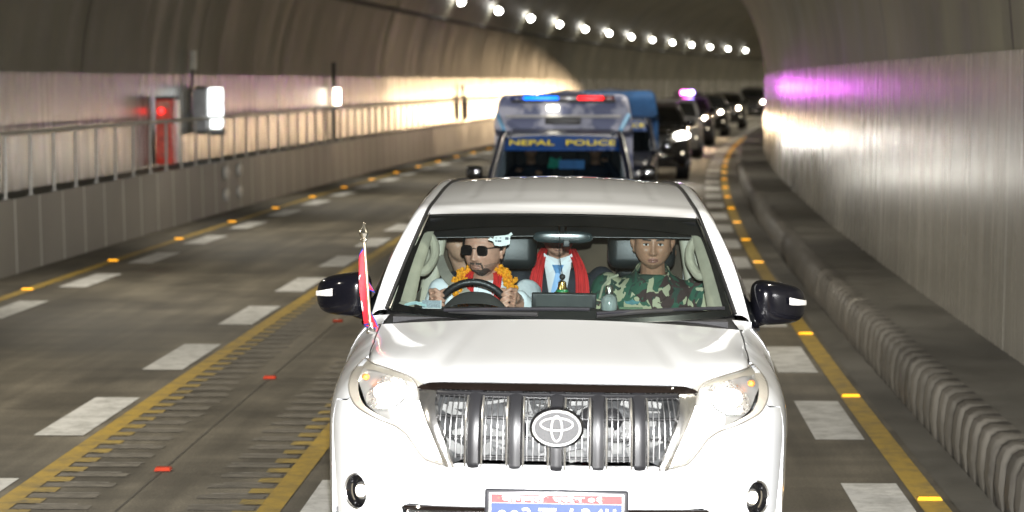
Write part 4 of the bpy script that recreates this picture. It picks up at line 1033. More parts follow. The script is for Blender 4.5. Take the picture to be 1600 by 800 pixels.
def camo_mat():
    m = bpy.data.materials.new('camouflage_cloth'); m.use_nodes = True; nt = m.node_tree; L = nt.links.new; b = nt.nodes['Principled BSDF']; b.inputs['Roughness'].default_value = .85
    tc = node(nt, 'ShaderNodeTexCoord'); cur = None
    for sc_, seed, th, col in ((9, 0, 0, (.34,.35,.22)),(10, 1.3, .49, (.022,.085,.052)),(11, 4.7, .535, (.042,.024,.022)),(12, 8.1, .58, (.018,.045,.032)),(16, 12.5, .60, (.36,.36,.24))):
        if cur is None:
            rg = node(nt, 'ShaderNodeRGB'); rg.outputs[0].default_value = (*col, 1); cur = rg.outputs[0]; continue
        mp = node(nt, 'ShaderNodeMapping'); mp.inputs['Location'].default_value = (seed, seed*.7, seed*1.9); mp.inputs['Scale'].default_value = (1, 1, .8); L(tc.outputs['Object'], mp.inputs[0])
        t = node(nt, 'ShaderNodeTexNoise'); t.inputs['Scale'].default_value = sc_; t.inputs['Detail'].default_value = 2.5; t.inputs['Distortion'].default_value = .6; L(mp.outputs[0], t.inputs[0])
        g = node(nt, 'ShaderNodeMath', operation='GREATER_THAN'); L(t.outputs[0], g.inputs[0]); g.inputs[1].default_value = th
        mx = node(nt, 'ShaderNodeMix'); mx.data_type = 'RGBA'; L(g.outputs[0], mx.inputs[0]); L(cur, mx.inputs[6]); mx.inputs[7].default_value = (*col, 1); cur = mx.outputs[2]
    L(cur, b.inputs['Base Color'])
    t = node(nt, 'ShaderNodeTexNoise'); t.inputs['Scale'].default_value = 180; L(tc.outputs['Object'], t.inputs[0]); bp = node(nt, 'ShaderNodeBump'); bp.inputs['Strength'].default_value = .3; bp.inputs['Distance'].default_value = .004; L(t.outputs[0], bp.inputs['Height']); L(bp.outputs[0], b.inputs['Normal'])
    return m
SK1 = skin_mat('skin_light', (.52,.29,.205)); SK2 = skin_mat('skin_tan', (.37,.205,.13)); SK3 = skin_mat('skin_medium', (.46,.28,.19))
HAIR = mat('black_hair', (.012,.010,.009), .5, noise=.4, nscale=80, bump=.5, bscale=250, stretch=(1,1,.3))
SHIRT = mat('white_shirt', (.80,.86,.88), .75, noise=.05, nscale=10, bump=.2, bscale=60)
REDC = mat('red_scarf', (.55,.022,.022), .7, noise=.3, nscale=25, stretch=(4,1,.4), bump=.3, bscale=50)
SUIT = mat('dark_suit', (.018,.022,.030), .8, noise=.25, bump=.2, bscale=200)
NAVY = mat('navy_coat', (.012,.02,.035), .8, noise=.3, bump=.2, bscale=150)
LIP = mat('lips', (.29,.14,.11), .4, noise=.1)
EYEW = mat('eye_white', (.62,.60,.56), .2, coat=.5, noise=.05); IRIS = mat('iris', (.015,.010,.008), .1, coat=1, noise=.1)
CARBASE = {}
def car_thing(name, base, label, cat, group=None):
    e = empty(name, label=label, cat=cat, group=group); e.matrix_world = CARM @ Matrix.Translation(Vector(base)); return e
def person(label, hc, yaw, pitch, sc, sh_l, sh_r, hip, skin, arms=(), hands=(), kw=None, voxel=.0042, roll=0, legs=True, group=None, thing=None, extra=None):
    kw = kw or {}
    base = (hip[0], hip[1], hip[2]-.10)
    e = thing or car_thing('person', base, label, 'person', group)
    xf = head_xf(hc, yaw, pitch, roll, sc)
    mb = MB(); mb.add([xf(head_fn(v, **kw)) for v in ICO_V], ICO_F); ears(mb, xf, kw.get('wx', 1))
    nk = xf((0,.035,-.07)); m = (Vector(sh_l)+Vector(sh_r))/2
    limb(mb, [nk, m+Vector((0,.01,.035)), m], [.056*sc,.060*sc,.075])
    torso(mb, sh_l, sh_r, hip)
    for a in arms: limb(mb, a[0], a[1])
    for h in hands: hand(mb, *h)
    if legs:
        for s in (-1, 1): limb(mb, [Vector(hip)+Vector((s*.1,-.02,0)), Vector(hip)+Vector((s*.13,-.42,.06)), Vector(hip)+Vector((s*.12,-.62,-.28))], [.085,.06,.045])
    body = remeshed(mb, 'body', skin, e, voxel, base, 1)
    return e, base, xf
def cloth(name, m, e, base, sh_l, sh_r, hip, arms, voxel=.006, seed=1, amp=.003, grow=.016, extra=None):
    mb = MB(); torso(mb, sh_l, sh_r, hip, grow)
    for pts, rs in arms: limb(mb, pts, rs)
    if extra: extra(mb)
    return remeshed(mb, name, m, e, voxel, base, 3, fold_noise(seed, amp))
def surf_ribbon(name, m, e, base, path, w, thick=.006, folds=3):
    """a folded cloth band along path [(centre, across)]"""
    mb = MB(); C = catmull([tuple(c) for c, a in path], 6); A = catmull([tuple(a) for c, a in path], 6)
    def fn(i, j):
        k = i*(len(C)-1); q = min(len(C)-2, int(k)); c = C[q]+(C[q+1]-C[q])*(k-q); a = A[q]
        wd = w[0]+(w[1]-w[0])*i if hasattr(w, '__len__') else w
        return tuple(c+a*(j-.5)*wd+np.array([0,-1,.2])*(thick*math.sin(j*math.pi*2*folds+i*3)*.6+.5*thick))
    mb.grid(fn, 40, 24); return mb.build(name, m, e, base=base, sharp=80)

# ---- driver ----
hc = (-.385, 2.40, 1.508); sl, sr = (-.585, 2.50, 1.305), (-.185, 2.50, 1.305); hip = (-.385, 2.56, .84)
kwd = dict(wx=1.02, jaw=.8, nose=.95)
# photo-left hand on the left of the rim, photo-right hand on the right
wl_ = wheelp(-1.08); wr = wheelp(1.02)
armL = ([(-.60,2.49,1.285),(-.655,2.34,1.12),tuple(wl_+np.array([-.015,.10,-.045]))], [.052,.042,.030])
armR = ([(-.17,2.49,1.285),(-.14,2.28,1.16),tuple(wr+np.array([.055,.10,-.01]))], [.052,.042,.030])
def grip(c, s):
    c = Vector(c); kn = []; tp = []
    for i in range(4):
        k = c+Vector((s*(.052-.004*i), .004-.004*i, .040-.025*i)); kn.append(k)
        tp.append([k+Vector((-s*.022,-.030,.008)), k+Vector((-s*.048,-.036,-.008)), k+Vector((-s*.062,-.022,-.022))])
    return kn, tp
kL, tL = grip(wl_, -1); kR, tR = grip(wr, 1)
hL = (tuple(wl_+np.array([-.02,.10,-.045])), tuple(wl_+np.array([-.035,.040,-.005])), kL, tL, [tuple(wl_+np.array([-.03,.03,.01])), tuple(wl_+np.array([0,.024,.035])), tuple(wl_+np.array([.025,.008,.045]))])
hR = (tuple(wr+np.array([.060,.10,-.01])), tuple(wr+np.array([.045,.040,.005])), kR, tR, [tuple(wr+np.array([.03,.03,.015])), tuple(wr+np.array([-.002,.024,.038])), tuple(wr+np.array([-.028,.006,.042]))])
drv, db, dxf = person('driver in a white shirt with sunglasses, orange garland and hands on the steering wheel', hc, -.42, .03, 1.12, sl, sr, hip, SK1, [armL, armR], [hL, hR], kwd)
sleeveL = ([(-.60,2.49,1.285),(-.655,2.34,1.12),tuple(wl_+np.array([-.03,.16,-.07]))], [.066,.056,.045])
sleeveR = ([(-.17,2.49,1.285),(-.135,2.28,1.165),tuple(wr+np.array([.07,.145,-.02]))], [.068,.060,.048])
cloth('shirt', SHIRT, drv, db, sl, sr, hip, [sleeveL, sleeveR], seed=3, amp=.004)
wrap_collar(SHIRT, drv, db, (-.385,2.455), .072, .085, 1.425, 1.335, .055)
patch('hair', HAIR, drv, db, dxf, lambda c, n: c.z > .072-.02*(abs(c.x)/.07) if c.y < -.055 else (c.z > (.045 if c.y < -.03 else (-.005 if c.y < .0 else -.06)) and not (c.y < -.03 and c.z < .05)), off=lambda p: .012+.008*max(0, p.z/.12), jit=.003, **kwd)
BEARD = mat('beard', (.06,.038,.03), .7, noise=.4, nscale=120, bump=.4, bscale=300)
patch('goatee', BEARD, drv, db, dxf, lambda c, n: c.y < -.03 and ((c.z < -.086 and abs(c.x) < .046) or (c.z < -.078 and .028 < abs(c.x) < .046) or (-.0635 < c.z < -.0535 and .002 < abs(c.x) < .028) or (.024 < abs(c.x) < .031 and -.09 < c.z < -.062)), off=.0018, jit=.001, **kwd)
STUB = mat('stubble', (.33,.195,.145), .6, noise=.3, nscale=120)
patch('stubble', STUB, drv, db, dxf, lambda c, n: c.y < .012 and c.z < -.056-.02*(1-abs(c.x)/.07) and abs(c.x) > .036 and c.z > -.108, off=.0009, **kwd)
patch('lips', LIP, drv, db, dxf, lambda c, n: c.y < -.07 and -.083 < c.z < -.063 and (c.x/.022)**2+((c.z+.073)/.0105)**2 < 1, off=.0012, **kwd)
patch('forehead_mark', mat('red_mark', (.6,.02,.02), .6, noise=.1), drv, db, dxf, lambda c, n: c.y < -.05 and abs(c.x+.0) < .007 and .052 < c.z < .078, off=.0015, **kwd)
mb = MB()
for s in (-1, 1):
    b = len(mb.v); mb.ell((s*.034,-.097,-.002), (.0315,.006,.0235), rot=(0,0,s*-.14), nu=24, nv=14, p=.62); mb.v[b:] = [tuple(dxf(p)) for p in mb.v[b:]]
b = len(mb.v); mb.tube([(-.010,-.102,.006),(0,-.105,.009),(.010,-.102,.006)], .0028, 6)
for s in (-1, 1): mb.tube([(s*.060,-.094,.010),(s*.078,-.05,.010),(s*.086,.01,.006)], .0032, 6)
mb.v[b:] = [tuple(dxf(p)) for p in mb.v[b:]]
mb.build('sunglasses', mat('sunglass_black', (.004,.004,.005), .12, coat=1, noise=.1), drv, base=db)
# garland of marigolds, scarf, belt
ORG = mat('marigold', (1,.36,.01), .7, noise=.25, nscale=90, bump=.8, bscale=90)
mb = MB(); gp = catmull([(-.335,2.46,1.405),(-.290,2.41,1.392),(-.262,2.375,1.350),(-.258,2.345,1.295),(-.29,2.33,1.22),(-.37,2.32,1.17),(-.45,2.33,1.20),(-.505,2.35,1.265),(-.515,2.375,1.335),(-.480,2.41,1.388),(-.44,2.46,1.402)], 6)
gl = np.cumsum([0]+[np.linalg.norm(b_-a_) for a_, b_ in zip(gp, gp[1:])])
k = 0.
while k < gl[-1]:
    c = np.array([np.interp(k, gl, gp[:, i]) for i in range(3)])
    for q in range(6):
        o = rng.normal(size=3)*.011; b = len(mb.v); mb.ell(c+o*1.05, (.0115,.0115,.0095), rot=tuple(rng.uniform(0, 3, 3)), nu=12, nv=8)
        mb.v[b:] = [tuple(np.array(p)+rng.normal(size=3)*.0016) for p in mb.v[b:]]
    k += .0125
mb.build('garland', ORG, drv, base=db, merge=0)
for s, x0 in ((-1,-.44),(1,-.335)):
    surf_ribbon('scarf', REDC, drv, db, [((x0+s*.0,2.45,1.405),(1,.3*s,0)),((x0+s*.018,2.395,1.375),(1,.2*s,0)),((x0+s*.014,2.355,1.315),(1,0,0)),((x0+s*.01,2.345,1.24),(1,0,0)),((x0+s*.01,2.35,1.15),(1,0,0))], .042)
BELT = mat('grey_belt', (.30,.28,.23), .6, noise=.1, nscale=30, bump=.2, bscale=200)
surf_ribbon('seat_belt', BELT, drv, db, [((-.625,2.60,1.47),(1,0,.35)),((-.575,2.43,1.375),(1,0,.5)),((-.50,2.345,1.31),(.9,0,.6)),((-.42,2.32,1.235),(.8,0,.6)),((-.33,2.32,1.12),(.8,0,.6))], (.040,.062), .002, 0)

# ---- soldier ----
CAMO = camo_mat()
hc = (.442, 2.40, 1.548); sl, sr = (.222, 2.50, 1.342), (.678, 2.50, 1.342); hip = (.45, 2.56, .84); kws = dict(wx=1.10, jaw=.62, nose=1.02)
arms = [([(.225,2.49,1.315),(.17,2.42,1.05),(.28,2.22,.92)], [.055,.045,.032]), ([(.675,2.49,1.315),(.725,2.42,1.05),(.62,2.22,.92)], [.055,.045,.032])]
def lap(c, s):
    c = Vector(c); kn = [c+Vector((s*(-.03+.02*i),-.05,.0)) for i in range(4)]; tp = [[k+Vector((0,-.03,-.006)), k+Vector((0,-.05,-.02)), k+Vector((0,-.058,-.036))] for k in kn]
    return (tuple(c+Vector((0,.05,.01))), tuple(c), kn, tp, [tuple(c+Vector((-s*.02,0,0))), tuple(c+Vector((-s*.045,-.03,-.005))), tuple(c+Vector((-s*.05,-.05,-.012)))])
sol, sb, sxf = person('soldier in a camouflage uniform sitting upright in the front passenger seat', hc, 0, .04, 1.05, sl, sr, hip, SK2, arms, [lap((.30,2.17,.93),-1), lap((.60,2.17,.93),1)], kws)
cloth('uniform', CAMO, sol, sb, sl, sr, hip, [(arms[0][0], [.075,.062,.046]), (arms[1][0], [.075,.062,.046])], seed=9, amp=.005, grow=.022)
wrap_collar(CAMO, sol, sb, (.444,2.465), .078, .095, 1.450, 1.352, .072, .05, .30)
patch('hair', HAIR, sol, sb, sxf, lambda c, n: (c.z > .070 if c.y < -.05 else c.z > (.04 if c.y < -.01 else -.045)) , off=.006, jit=.002, **kws)
for s in (-1, 1):
    patch('eyebrow', HAIR, sol, sb, sxf, lambda c, n: c.y < -.05 and .012 < c.x*s < .050 and abs(c.z-(.0205+.003*math.sin((c.x*s-.012)*70))) < .0042, off=.0012, **kws)
    mb = MB(); mb.ell((0,0,0), (.0150,.006,.0062), nu=16, nv=10); mb.v = [tuple(sxf(Vector(p)+Vector((s*.033,-.0865,.0005)))) for p in mb.v]; ey_ = mb.build('eye', EYEW, sol, base=sb)
    mb = MB(); mb.ell((0,0,0), (.0066,.004,.0060), nu=14, nv=8); mb.v = [tuple(sxf(Vector(p)+Vector((s*.033,-.0905,.001)))) for p in mb.v]; mb.build('iris', IRIS, ey_, base=sb); 
    mb = MB(); mb.tube([tuple(sxf((s*(.033+x), -.0925+abs(x)*.25, .0062-abs(x)*.14))) for x in np.linspace(-.016,.016,7)], .0017, 6); mb.build('eyelid', HAIR, sol, base=sb)
patch('lips', LIP, sol, sb, sxf, lambda c, n: c.y < -.07 and (c.x/.024)**2+((c.z+.073)/.0115)**2 < 1, off=.0012, **kws)
mb = MB(); mb.tube([tuple(sxf((x,-.1055+abs(x)*.30,-.0735-.02*abs(x)))) for x in np.linspace(-.021,.021,9)], .0013, 6); mb.build('mouth_line', mat('mouth_dark', (.06,.02,.018), .6, noise=.1), sol, base=sb)
TEAL = mat('teal_badge', (.03,.16,.17), .6, noise=.2, nscale=60)
mb = MB()
wing = [(-.042,.006),(-.030,.001),(-.012,.004),(0,.012),(.012,.004),(.030,.001),(.042,.006),(.030,-.010),(.010,-.013),(0,-.016),(-.010,-.013),(-.030,-.010)]
# chest badge, name strip, shoulder cord
fr = lambda a, b, d: (.345+a, 2.348-.25*(b)*0+d-.012, 1.262+b)
mb.add([fr(a, b, -.0) for a, b in wing]+[fr(a, b, .006) for a, b in wing], [tuple(range(12)), tuple(range(12, 24))[::-1]]+[(i, (i+1) % 12, 12+(i+1) % 12, 12+i) for i in range(12)]); mb.build('wing_badge', TEAL, sol, base=sb, smooth=False)
mb = MB(); mb.box((.340,2.338,1.222), (.115,.008,.026)); mb.build('name_strip', mat('olive_strip', (.10,.16,.09), .8, noise=.5, nscale=150), sol, base=sb)
mb = MB(); mb.tube([(.275,2.43,1.385),(.235,2.41,1.37),(.20,2.39,1.33),(.185,2.375,1.27)], .006, 8); mb.build('shoulder_cord', mat('cord', (.35,.36,.25), .8, noise=.2), sol, base=sb)

# ---- middle passenger in a suit ----
hc = (-.028, 3.26, 1.540); sl, sr = (-.225, 3.34, 1.300), (.195, 3.34, 1.300); hip = (-.02, 3.40, .84); kwm = dict(wx=1.04, jaw=.6)
arms = [([(-.235,3.33,1.285),(-.29,3.26,1.03),(-.14,3.08,.93)], [.055,.045,.032]), ([(.205,3.33,1.285),(.26,3.26,1.03),(.12,3.08,.93)], [.055,.045,.032])]
mid, mbs, mxf = person('rear passenger in a dark suit with red scarf and light blue tie', hc, 0, .05, 1.04, sl, sr, hip, SK1, arms, [lap((-.12,3.02,.93),-1), lap((.10,3.02,.93),1)], kwm, voxel=.006)
cloth('suit_jacket', SUIT, mid, mbs, sl, sr, hip, [(arms[0][0], [.078,.066,.048]), (arms[1][0], [.078,.066,.048])], seed=5, amp=.004, grow=.020, voxel=.008)
mb = MB(); mb.grid(lambda i, j: (-.028+(i-.5)*lerp(.150,.05,j)*(1 if j > .12 else lerp(.85,1,j/.12)), 3.195-.020*math.sin(math.pi*i)+.06*max(0,.15-j)*2, lerp(1.405,1.10,j)+.02*abs(i-.5)*2*(1 if j < .1 else 0)), 16, 16); mb.build('shirt_front', mat('suit_shirt', (.72,.74,.76), .7, noise=.04), mid, base=mbs)
mb = MB()
for s in (-1, 1): mb.add([(-.028,3.165,1.372),(-.028+s*.072,3.20,1.435),(-.028+s*.080,3.215,1.405),(-.028+s*.042,3.160,1.335)], [(0,1,2,3)])
mb.build('collar', SHIRT, mid, base=mbs)
TIE = mat('blue_tie', (.16,.36,.66), .45, noise=.12, nscale=30, stretch=(1,1,.2))
mb = MB(); mb.add([(-.058,3.150,1.378),(.004,3.150,1.378),(-.014,3.140,1.335),(-.040,3.140,1.335),(-.060,3.138,1.245),(-.005,3.138,1.255),(-.066,3.142,1.16),(-.015,3.142,1.16),(-.027,3.13,1.36)], [(0,8,3),(8,1,2),(0,1,8),(8,2,3),(3,2,5,4),(4,5,7,6)]); mb.build('tie', TIE, mid, base=mbs, sharp=20)
for s in (-1, 1):
    surf_ribbon('scarf', REDC, mid, mbs, [((-.028+s*.070,3.30,1.455),(1,.3*s,0)),((-.028+s*.085,3.22,1.425),(1,.2*s,0)),((-.028+s*(.100 if s < 0 else .115),3.17,1.36),(1,0,0)),((-.028+s*(.115 if s < 0 else .130),3.15,1.27),(1,0,0)),((-.028+s*(.118 if s < 0 else .135),3.14,1.10),(1,0,0))], (.040,.080), .007)
patch('lips', LIP, mid, mbs, mxf, lambda c, n: c.y < -.07 and (c.x/.024)**2+((c.z+.073)/.011)**2 < 1, off=.0012, **kwm)
patch('hair', HAIR, mid, mbs, mxf, lambda c, n: (c.z > .070 if c.y < -.05 else c.z > (.04 if c.y < -.01 else -.045)), off=.010, jit=.002, **kwm)
# ---- rear passengers at the sides ----
hc = (-.545, 3.24, 1.50); sl, sr = (-.66, 3.30, 1.26), (-.34, 3.30, 1.26); hip = (-.50, 3.38, .84)
arms = [([(-.66,3.30,1.25),(-.67,3.18,1.02),(-.56,3.02,.93)], [.05,.042,.03]), ([(-.34,3.30,1.25),(-.34,3.18,1.02),(-.42,3.02,.93)], [.05,.042,.03])]
rl, rlb, rxf = person('rear passenger in a navy coat half hidden behind the driver', hc, .3, .05, 1.0, sl, sr, hip, SK3, arms, [lap((-.56,2.98,.93),-1), lap((-.42,2.98,.93),1)], {}, voxel=.008)
cloth('coat', NAVY, rl, rlb, (-.67,3.27,1.28), (-.33,3.27,1.28), hip, [(arms[0][0], [.075,.062,.048]), (arms[1][0], [.075,.062,.048])], seed=15, amp=.004, grow=.024, voxel=.009)
patch('hair', HAIR, rl, rlb, rxf, lambda c, n: (c.z > .070 if c.y < -.05 else c.z > (.04 if c.y < -.01 else -.045)), off=.010, jit=.002)
hc = (.50, 3.30, 1.44); sl, sr = (.34, 3.36, 1.22), (.64, 3.36, 1.22); hip = (.48, 3.40, .84)
arms = [([(.34,3.36,1.21),(.33,3.2,1.0),(.42,3.04,.93)], [.05,.042,.03]), ([(.64,3.36,1.21),(.66,3.2,1.0),(.56,3.04,.93)], [.05,.042,.03])]
rr, rrb, rrx = person('rear passenger in black mostly hidden behind the soldier', hc, -.2, .05, 1.0, sl, sr, hip, SK2, arms, [lap((.42,3.0,.93),-1), lap((.56,3.0,.93),1)], {}, voxel=.009)
cloth('jacket', SUIT, rr, rrb, sl, sr, hip, [(arms[0][0], [.075,.062,.048]), (arms[1][0], [.075,.062,.048])], seed=17, amp=.004, grow=.022, voxel=.009)
patch('hair', HAIR, rr, rrb, rrx, lambda c, n: (c.z > .070 if c.y < -.05 else c.z > (.04 if c.y < -.01 else -.045)), off=.010, jit=.002)

# ============================ small things in the car ============================
# rear view mirror is a part of the car
mb = MB(); mb.ell((.003,1.945,1.598), (.142,.022,.030), nu=30, nv=14, p=.6); rv = mb.build('rear_view_mirror', mat('mirror_shell', (.022,.032,.034), .25, coat=.6, noise=.4, nscale=18), car)
mb = MB(); mb.box((.02,1.925,1.570), (.032,.02,.034), bev=.004); mb.tube([(.0,1.93,1.62),(.0,1.90,1.665)], .011, 8); mb.build('mirror_mount', M['black_plastic'], rv)
# bell hanging
e = car_thing('hanging_bell', (.004,1.76,1.345), 'small golden bell with green trim hanging above the dashboard screen', 'bell')
GOLD = mat('gold', (.85,.58,.20), .22, metal=1, noise=.15, nscale=60)
mb = MB(); mb.lathe([(0,.062),(.010,.060),(.018,.052),(.021,.030),(.024,.020)], n=24); mb.build('bell_body', GOLD, e)
mb = MB(); mb.lathe([(.024,.020),(.030,.013),(.030,.008)], n=24); mb.build('green_band', mat('green_enamel', (.03,.22,.08), .3, coat=.5, noise=.2), e)
mb = MB(); mb.lathe([(.030,.008),(.033,.004),(.034,-.004),(.027,-.006),(0,-.002)], n=24)
for k in range(16): a = k*math.pi/8; mb.ell((.034*math.cos(a),.034*math.sin(a),.002), (.005,.005,.005), nu=8, nv=6)
mb.build('rim', GOLD, e)
mb = MB(); mb.ell((0,0,.078), (.014,.012,.015)); mb.tube([(0,0,.09),(-.012,.02,.15),(-.016,.14,.255)], .0018, 6); mb.build('cord', mat('black_cord', (.01,.01,.01), .6, noise=.2), e)
# air freshener bottle
e = car_thing('freshener_bottle', (.222,1.60,1.285), 'clear bottle with a silver cap standing on the dashboard in front of the soldier', 'bottle')
mb = MB(); mb.lathe([(0,0),(.034,0),(.038,.01),(.038,.045),(.030,.064),(.014,.074),(.014,.08)], n=28); mb.build('bottle_glass', mat('milky_glass', (.50,.58,.55), .12, coat=1, noise=.25, nscale=30, trans=.55), e)
mb = MB(); mb.lathe([(.018,.074),(.019,.080),(.018,.108),(.014,.114),(0,.115)], n=24); mb.build('cap', M['steel'], e)
# paper tag on the windscreen
e = car_thing('paper_tag', (-.292,1.93,1.572), 'crumpled white paper tag stuck inside the windscreen before the driver', 'paper tag')
PAP = mat('paper', (.72,.76,.74), .7, noise=.06, nscale=40)
tagp = [(-.060,.008),(-.048,.020),(-.034,.014),(-.030,.026),(.020,.030),(.036,.034),(.050,.046),(.058,.036),(.046,.026),(.044,-.010),(.030,-.018),(.004,-.022),(-.028,-.018),(-.034,.0)]
mb = MB(); v = [(a*1.0, .004*math.sin(a*90)-.02*b, b) for a, b in tagp]; n = len(v); mb.add(v+[(x, y+.0015, z) for x, y, z in v], [tuple(range(n)), tuple(range(n, 2*n))[::-1]]+[(i, (i+1) % n, n+(i+1) % n, n+i) for i in range(n)]); mb.build('paper', PAP, e, smooth=False)
INK = mat('ink', (.08,.09,.12), .7, noise=.2)
mb = MB()
for x, z, w, h in ((-.020,.018,.008,.004),(.0,.018,.008,.004),(-.021,.004,.007,.008),(-.005,.003,.018,.008),(.030,.016,.016,.012)): mb.box((x,-.0065,z), (w,.001,h))
mb.build('print', INK, e)
# face mask, phone-like card on the left of the dash
e = car_thing('face_mask', (-.665,1.52,1.287), 'pale blue folded face mask lying on the dashboard at the far left', 'mask')
mb = MB(); mb.grid(lambda i, j: ((i-.5)*.10, (j-.5)*.05, .012+.007*math.sin(j*12+i*2)+.012*math.sin(i*math.pi)), 16, 12); mb.grid(lambda i, j: ((i-.5)*.10, (j-.5)*.05, .0), 4, 4); mb.build('cloth', mat('mask_cloth', (.42,.60,.60), .8, noise=.15), e)
e = car_thing('receipt_holder', (-.590,1.52,1.288), 'small grey framed card standing on the dashboard beside the mask', 'card')
mb = MB(); mb.box((0,0,.018), (.090,.004,.036)); c_ = mb.build('card', mat('grey_card', (.09,.13,.15), .3, noise=.6, nscale=120, coat=.4), e)
mb = MB(); mb.box((.042,-.004,.018), (.003,.003,.038)); mb.box((0,-.004,.0), (.088,.003,.003)); mb.build('frame', mat('pale_frame', (.4,.43,.42), .4, noise=.1), e)
# red capped bottle behind
e = car_thing('red_capped_bottle', (.652,2.98,1.30), 'white bottle with a red cap beside the rear passenger on the right', 'bottle')
mb = MB(); mb.lathe([(0,0),(.036,0),(.037,.10),(.036,.13)], n=20); b0 = mb.build('bottle', mat('bottle_white', (.7,.7,.68), .4, noise=.05), e)
mb = MB(); mb.lathe([(.037,.13),(.037,.152),(.030,.156)], n=20); mb.build('band', mat('bottle_red', (.5,.02,.02), .4, noise=.1), e)
mb = MB(); mb.lathe([(.028,.156),(.020,.175),(.018,.195),(.0,.196)], n=20); mb.build('nozzle', mat('nozzle_clear', (.4,.5,.55), .2, coat=1, noise=.1), e)
mb = MB(); mb.lathe([(.013,.196),(.013,.214),(.006,.224),(0,.225)], n=16); mb.build('cap', mat('cap_red', (.6,.02,.02), .4, noise=.1), e)

# ============================ fender flag ============================
e = car_thing('fender_flag', (-.838,1.14,1.205), 'small red double pennant flag with blue edging on a silver pole on the fender', 'flag')
POLE = mat('champagne_pole', (.68,.56,.40), .28, metal=.85, noise=.1)
px = lambda z: (-.036*z/.44, .0, z)
mb = MB(); mb.tube([px(0), px(.42)], .0075, 12); mb.build('pole', POLE, e)
mb = MB(); mb.lathe([(.018,0),(.022,.01),(.018,.022),(.010,.03),(.010,.05)], n=20); mb.build('socket', M['chrome'], e)
mb = MB(); mb.lathe([(.010,.405),(.016,.415),(.010,.422),(.018,.432),(.022,.445),(.016,.458),(.008,.468),(.004,.49),(0,.497)], (-.0355,0,0), n=20); mb.build('finial', mat('silver_finial', (.7,.66,.58), .25, metal=1, noise=.2, nscale=60), e)
def flagpt(a, b):  # a: away from the pole 0..1, b: height 0..1; hangs in folds to the left and behind
    z = .045+b*.335; p0 = px(z); wdt = a
    return (p0[0]-.034*math.sin(min(1, wdt*2.6)*math.pi*.75)*(.55+.6*(1-abs(b-.45)))+ (.050*max(0, wdt-.55)/.45 if wdt > .55 else 0), .012+.10*wdt+.012*math.sin(wdt*9+b*3), z-.045*wdt*(1 if b > .5 else .7))
def penn(shape, off, m, name, par):
    mb = MB(); drape(mb, shape, lambda a, b, d: tuple(np.array(flagpt(a, b))+np.array([-.1*d,-d,0])), .03, off=off); o = mb.build(name, m, par, recalc=False); o.modifiers.new('t', 'SOLIDIFY').thickness = .0012; return o
FR = mat('flag_red', (.70,.02,.035), .6, noise=.12, nscale=20, bump=.2); FB = mat('flag_blue', (.02,.04,.30), .6, noise=.1); FW = mat('flag_white', (.8,.8,.8), .6, noise=.03)
fo_ = penn([(0,-.02),(1.04,-.02),(.42,.52),(1.04,.52),(0,1.03)], 0, FB, 'blue_border', e)
penn([(0,.0),(.97,.0),(.37,.535),(.98,.54),(0,1.0)], .0018, FR, 'red_field', e)
moon = [(.14,.66),(.20,.61),(.30,.60),(.40,.62),(.46,.67),(.38,.65),(.30,.65),(.22,.655)]
penn(moon, .0036, FW, 'moon', e)
sun = []
for k in range(24): a = 2*math.pi*k/24; r = (.13 if k % 2 else .085); sun.append((.30+r*math.cos(a), .25+r*.62*math.sin(a)))
penn(sun, .0036, FW, 'sun', e)

# ============================ convoy ============================
def place(e, s, off=-1.85, dz=0, dyaw=0):
    e.location = RP(s, off, dz); e.rotation_euler = (0, 0, -heading(s)+dyaw)
NAVYP = mat('navy_vehicle_paint', (.006,.009,.022), .35, coat=.15, noise=.2)
def camo_blue(name, a, b_):
    m = mat(name, a, .6, noise=0, bump=.2, bscale=30); nt = m.node_tree; L = nt.links.new; bb = nt.nodes['Principled BSDF']; tc = node(nt, 'ShaderNodeTexCoord')
    t = node(nt, 'ShaderNodeTexNoise'); t.inputs['Scale'].default_value = 3.2; t.inputs['Detail'].default_value = 3; L(tc.outputs['Object'], t.inputs[0])
    r = node(nt, 'ShaderNodeValToRGB'); L(t.outputs[0], r.inputs[0]); e = r.color_ramp.elements; e[0].position = .46; e[1].position = .54; e[0].color = (*b_, 1); e[1].color = (*a, 1); L(r.outputs[0], bb.inputs['Base Color']); return m
CANV = camo_blue('canopy_cloth', (.42,.43,.53), (.12,.14,.25)); BCAN = mat('blue_canvas', (.018,.09,.25), .7, noise=.3, nscale=4, bump=.4, bscale=12)
PGLASS = glass_mat('pickup_glass', (.45,.52,.55))
def loft(mb, secs, n=1):
    """secs: list of closed loops with the same count"""
    k = len(secs[0]); b = len(mb.v)
    for s_ in secs: mb.v.extend([tuple(p) for p in s_])
    for i in range(len(secs)-1):
        for j in range(k): mb.f.append((b+i*k+j, b+i*k+(j+1) % k, b+(i+1)*k+(j+1) % k, b+(i+1)*k+j))
    mb.f.append(tuple(b+j for j in range(k))[::-1]); mb.f.append(tuple(b+(len(secs)-1)*k+j for j in range(k)))
def sect(y, w0, w1, z0, z1, r=.10):   # rounded trapezoid in the x-z plane
    pts = []
    for cx, cz, a0_, wx in ((w0-r*.6, z0+r*.6, -90, w0),(w1-r, z1-r, 0, w1),(-(w1-r), z1-r, 90, w1),(-(w0-r*.6), z0+r*.6, 180, w0)):
        rr_ = r if cz > (z0+z1)/2 else r*.6
        for k in range(5): a = math.radians(a0_+90*k/4); pts.append((cx+rr_*math.cos(a), y, cz+rr_*math.sin(a)))
    return pts
